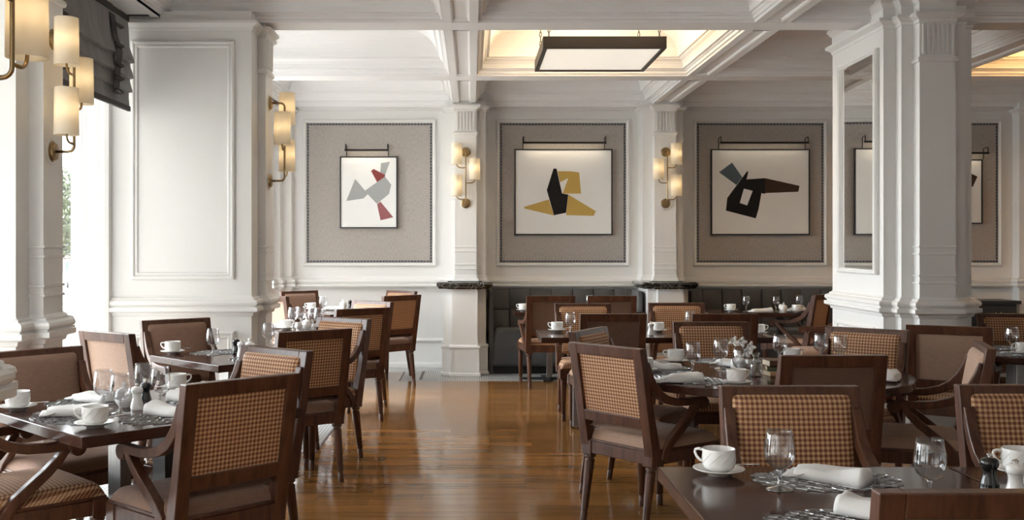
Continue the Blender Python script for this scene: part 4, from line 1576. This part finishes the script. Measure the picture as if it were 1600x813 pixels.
settings([
    ('mat', 1.03, 2.98, 0, 'lattice placemat behind the front goblet on the foreground table'),
    ('mat', 0.93, 2.50, 0, 'lattice placemat cropped by the bottom edge on the foreground table'),
    ('cup', 0.735, 3.05, 150, 'white cup and saucer at the left corner of the right foreground table'),
    ('cup', 1.63, 3.05, 170, 'white cup and saucer behind the mills at the right edge'),
    ('goblet', 0.862, 2.87, 0, 'front goblet beside the lattice placemat on the foreground table'),
    ('goblet', 1.225, 2.74, 0, 'goblet above the cropped dark chair back on the foreground table'),
    ('nap1', 1.045, 2.965, -38, 'folded white napkin on the foreground lattice placemat'),
    ('nap2', 1.03, 2.58, 140, 'folded white napkin cropped by the dark chair back'),
    ('pepper', 1.435, 2.84, 0, 'black pepper mill at the right edge of the foreground table'),
    ('salt', 1.462, 2.755, 0, 'white salt mill at the right edge of the foreground table'),
    ('sugar', 1.545, 2.79, 0, 'white sugar bowl cropped by the right edge'),
], 'the right foreground table')
settings([
    ('mat', 1.07, 5.70, 100, 'lattice placemat at the aisle side of the round table'),
    ('mat', 1.11, 5.24, 135, 'lattice placemat at the near left of the round table'),
    ('mat', 1.50, 6.08, 0, 'lattice placemat at the far side of the round table'),
    ('mat', 2.02, 5.30, 60, 'lattice placemat at the right side of the round table'),
    ('cup', 1.19, 5.98, 170, 'white cup and saucer at the far left of the round table'),
    ('cup', 1.30, 5.03, 20, 'white cup and saucer at the near side of the round table'),
    ('cup', 1.89, 6.05, 10, 'white cup behind the dark-backed chair on the round table'),
    ('cup', 0.93, 5.54, 40, 'white cup half hidden by the large aisle armchair'),
    ('goblet', 1.19, 5.52, 0, 'leftmost goblet on the round table'),
    ('goblet', 1.39, 5.72, 0, 'goblet left of the white flowers on the round table'),
    ('goblet', 1.37, 5.22, 0, 'goblet in front of the flower vase on the round table'),
    ('goblet', 1.81, 6.02, 0, 'goblet behind the books on the round table'),
    ('goblet', 2.07, 6.08, 0, 'left one of two goblets at the far right of the round table'),
    ('goblet', 2.15, 5.98, 0, 'right one of two goblets at the far right of the round table'),
    ('nap1', 1.05, 5.66, 175, 'folded white napkin at the aisle side of the round table'),
    ('nap2', 1.06, 5.15, 10, 'folded white napkin at the near left of the round table'),
    ('nap1', 1.48, 5.82, -60, 'folded white napkin behind the goblets on the round table'),
    ('nap2', 2.13, 5.22, 60, 'folded white napkin at the right side of the round table'),
    ('salt', 1.415, 5.40, 0, 'white salt mill beside the flower vase'),
    ('sugar', 1.44, 5.55, 0, 'white sugar bowl behind the flower vase'),
], 'the round table')
settings([
    ('cup', 0.68, 8.18, 170, 'white cup and saucer at the left end of the long table'),
    ('goblet', 0.775, 8.06, 0, 'goblet at the left end of the long table'),
    ('salt', 1.375, 7.87, 0, 'white salt mill at the middle of the long table'),
    ('creamer', 1.32, 7.96, 60, 'white creamer at the middle of the long table'),
    ('cup', 1.48, 8.14, 180, 'white cup and saucer at the middle of the long table'),
    ('goblet', 1.75, 8.22, 0, 'goblet on the long table above the round table woven chair'),
    ('cup', 2.22, 7.93, 0, 'white cup and saucer at the right end of the long table'),
    ('mat', 0.96, 8.12, 0, 'lattice placemat at the left of the long table'),
    ('mat', 1.82, 8.1, 0, 'lattice placemat at the right of the long table'),
], 'the long table')
settings([
    ('cup', 0.54, 10.80, 170, 'white cup and saucer on the small table at the left end of the banquette'),
    ('goblet', 1.25, 10.92, 0, 'goblet seen between the two banquette chairs'),
], 'the left banquette tables')
settings([
    ('cup', 2.72, 10.75, 180, 'white cup and saucer at the left of the right banquette table'),
    ('goblet', 2.87, 10.72, 0, 'leftmost goblet on the right banquette table'),
    ('goblet', 3.18, 10.72, 0, 'middle goblet on the right banquette table'),
    ('goblet', 3.47, 10.86, 0, 'rightmost goblet on the right banquette table'),
    ('sugar', 3.225, 10.60, 0, 'white sugar bowl on the right banquette table'),
    ('cup', 3.36, 10.60, 0, 'white cup at the right of the sugar bowl on the right banquette table'),
    ('creamer', 3.28, 10.85, 90, 'white creamer behind the cup on the right banquette table'),
    ('nap1', 3.0, 10.60, 10, 'folded white napkin left on the right banquette table'),
    ('nap2', 3.40, 10.74, 20, 'folded white napkin right on the right banquette table'),
], 'the right banquette table')
settings([
    ('mat', 3.52, 6.90, 0, 'far lattice placemat on the round table at the right edge'),
    ('mat', 3.40, 6.50, 0, 'near lattice placemat on the round table at the right edge'),
    ('goblet', 3.48, 6.60, 0, 'goblet on the round table at the right edge'),
    ('cup', 3.46, 6.42, 180, 'white cup and saucer on the round table at the right edge'),
], 'the right edge round table')

# vase with white orchid on the round table
vz = empty('flower_vase', (1.485, 5.36, ZT))
tag(vz, 'small glass bottle vase with white blossoms on the round table', 'vase')
MB().lathe([(0.0, 0.0), (0.03, 0.0), (0.032, 0.004), (0.032, 0.062), (0.026, 0.076), (0.015, 0.088), (0.014, 0.1), (0.022, 0.125), (0.0205, 0.125), (0.0125, 0.1), (0.0135, 0.088), (0.024, 0.075), (0.0295, 0.06), (0.0295, 0.006), (0.0, 0.005)], 24).build(
    'bottle', 'goblet_glass', vz, smooth=True)
MB().tube([(0.015, 0.0, 0.02), (0.0, 0.0, 0.08), (-0.014, 0, 0.125), (-0.05, 0, 0.165), (-0.10, 0, 0.185), (-0.15, 0.0, 0.19)], 0.0025, 6).build('stalk', 'stem_green', vz, smooth=True)


def petal(c, d, up, L, W):
    d = Vector(d).normalized()
    s = d.cross(Vector(up)).normalized()
    u = s.cross(d).normalized()
    vs, fs = [], []
    nn = 5
    for i in range(nn + 1):
        t = i / nn
        w = W * math.sin(PI * (0.12 + 0.8 * t)) ** 0.8
        for k in (-1, 0, 1):
            p = Vector(c) + d * (L * t) + s * (w * k) + u * (0.25 * L * t * t - abs(k) * 0.12 * W)
            vs.append(tuple(p))
    for i in range(nn):
        for k in range(2):
            fs.append((i * 3 + k, i * 3 + k + 1, i * 3 + k + 4, i * 3 + k + 3))
    return vs, fs


rb_ = random.Random(21)
for (cx, cz) in ((-0.03, 0.158), (-0.075, 0.182), (-0.118, 0.186), (-0.05, 0.128)):
    fl = empty('blossom')
    fl.parent = vz
    fl.location = (cx, -0.01, cz)
    for k in range(5):
        a = 2 * PI * k / 5 + rb_.uniform(-0.2, 0.2)
        v_, f_ = petal((0, 0, 0), (math.cos(a), -0.35 + 0.5 * (k % 2), math.sin(a)), (0, -1, 0.1), 0.029, 0.0095)
        m_ = MB().add(v_, f_)
        o = m_.build('petal', 'petal_white', fl, smooth=True, recalc=False)
        so = o.modifiers.new('thickness', 'SOLIDIFY')
        so.thickness = 0.0012

# books on the round table
for i, (m, w, d, h, z, rz, lb) in enumerate((('book_tan', 0.15, 0.105, 0.026, 0.0, 0.1, 'tan worn book at the bottom of the stack on the round table'),
                                             ('book_green', 0.145, 0.10, 0.024, 0.027, -0.15, 'dark green worn book in the middle of the stack on the round table'),
                                             ('book_brown', 0.155, 0.11, 0.032, 0.052, 0.08, 'brown worn book on top of the stack on the round table'))):
    bk = empty('book', (1.63, 5.42, ZT + z), rz)
    tag(bk, lb, 'book', 'stack of books on the round table')
    MB().box(-w / 2, w / 2, -d / 2, d / 2, 0, 0.003).build('cover', m, bk)
    MB().box(-w / 2, w / 2, -d / 2, d / 2, h - 0.003, h).build('cover', m, bk)
    MB().prism([(-d / 2, 0.0), (-d / 2 - 0.005, h * 0.25), (-d / 2 - 0.006, h * 0.5), (-d / 2 - 0.005, h * 0.75), (-d / 2, h)], lambda p, q, t: (t, p, q), -w / 2, w / 2).build('spine', m, bk)
    MB().box(-w / 2 + 0.002, w / 2 - 0.004, -d / 2 + 0.001, d / 2 - 0.004, 0.003, h - 0.003).build('pages', 'book_pages', bk)
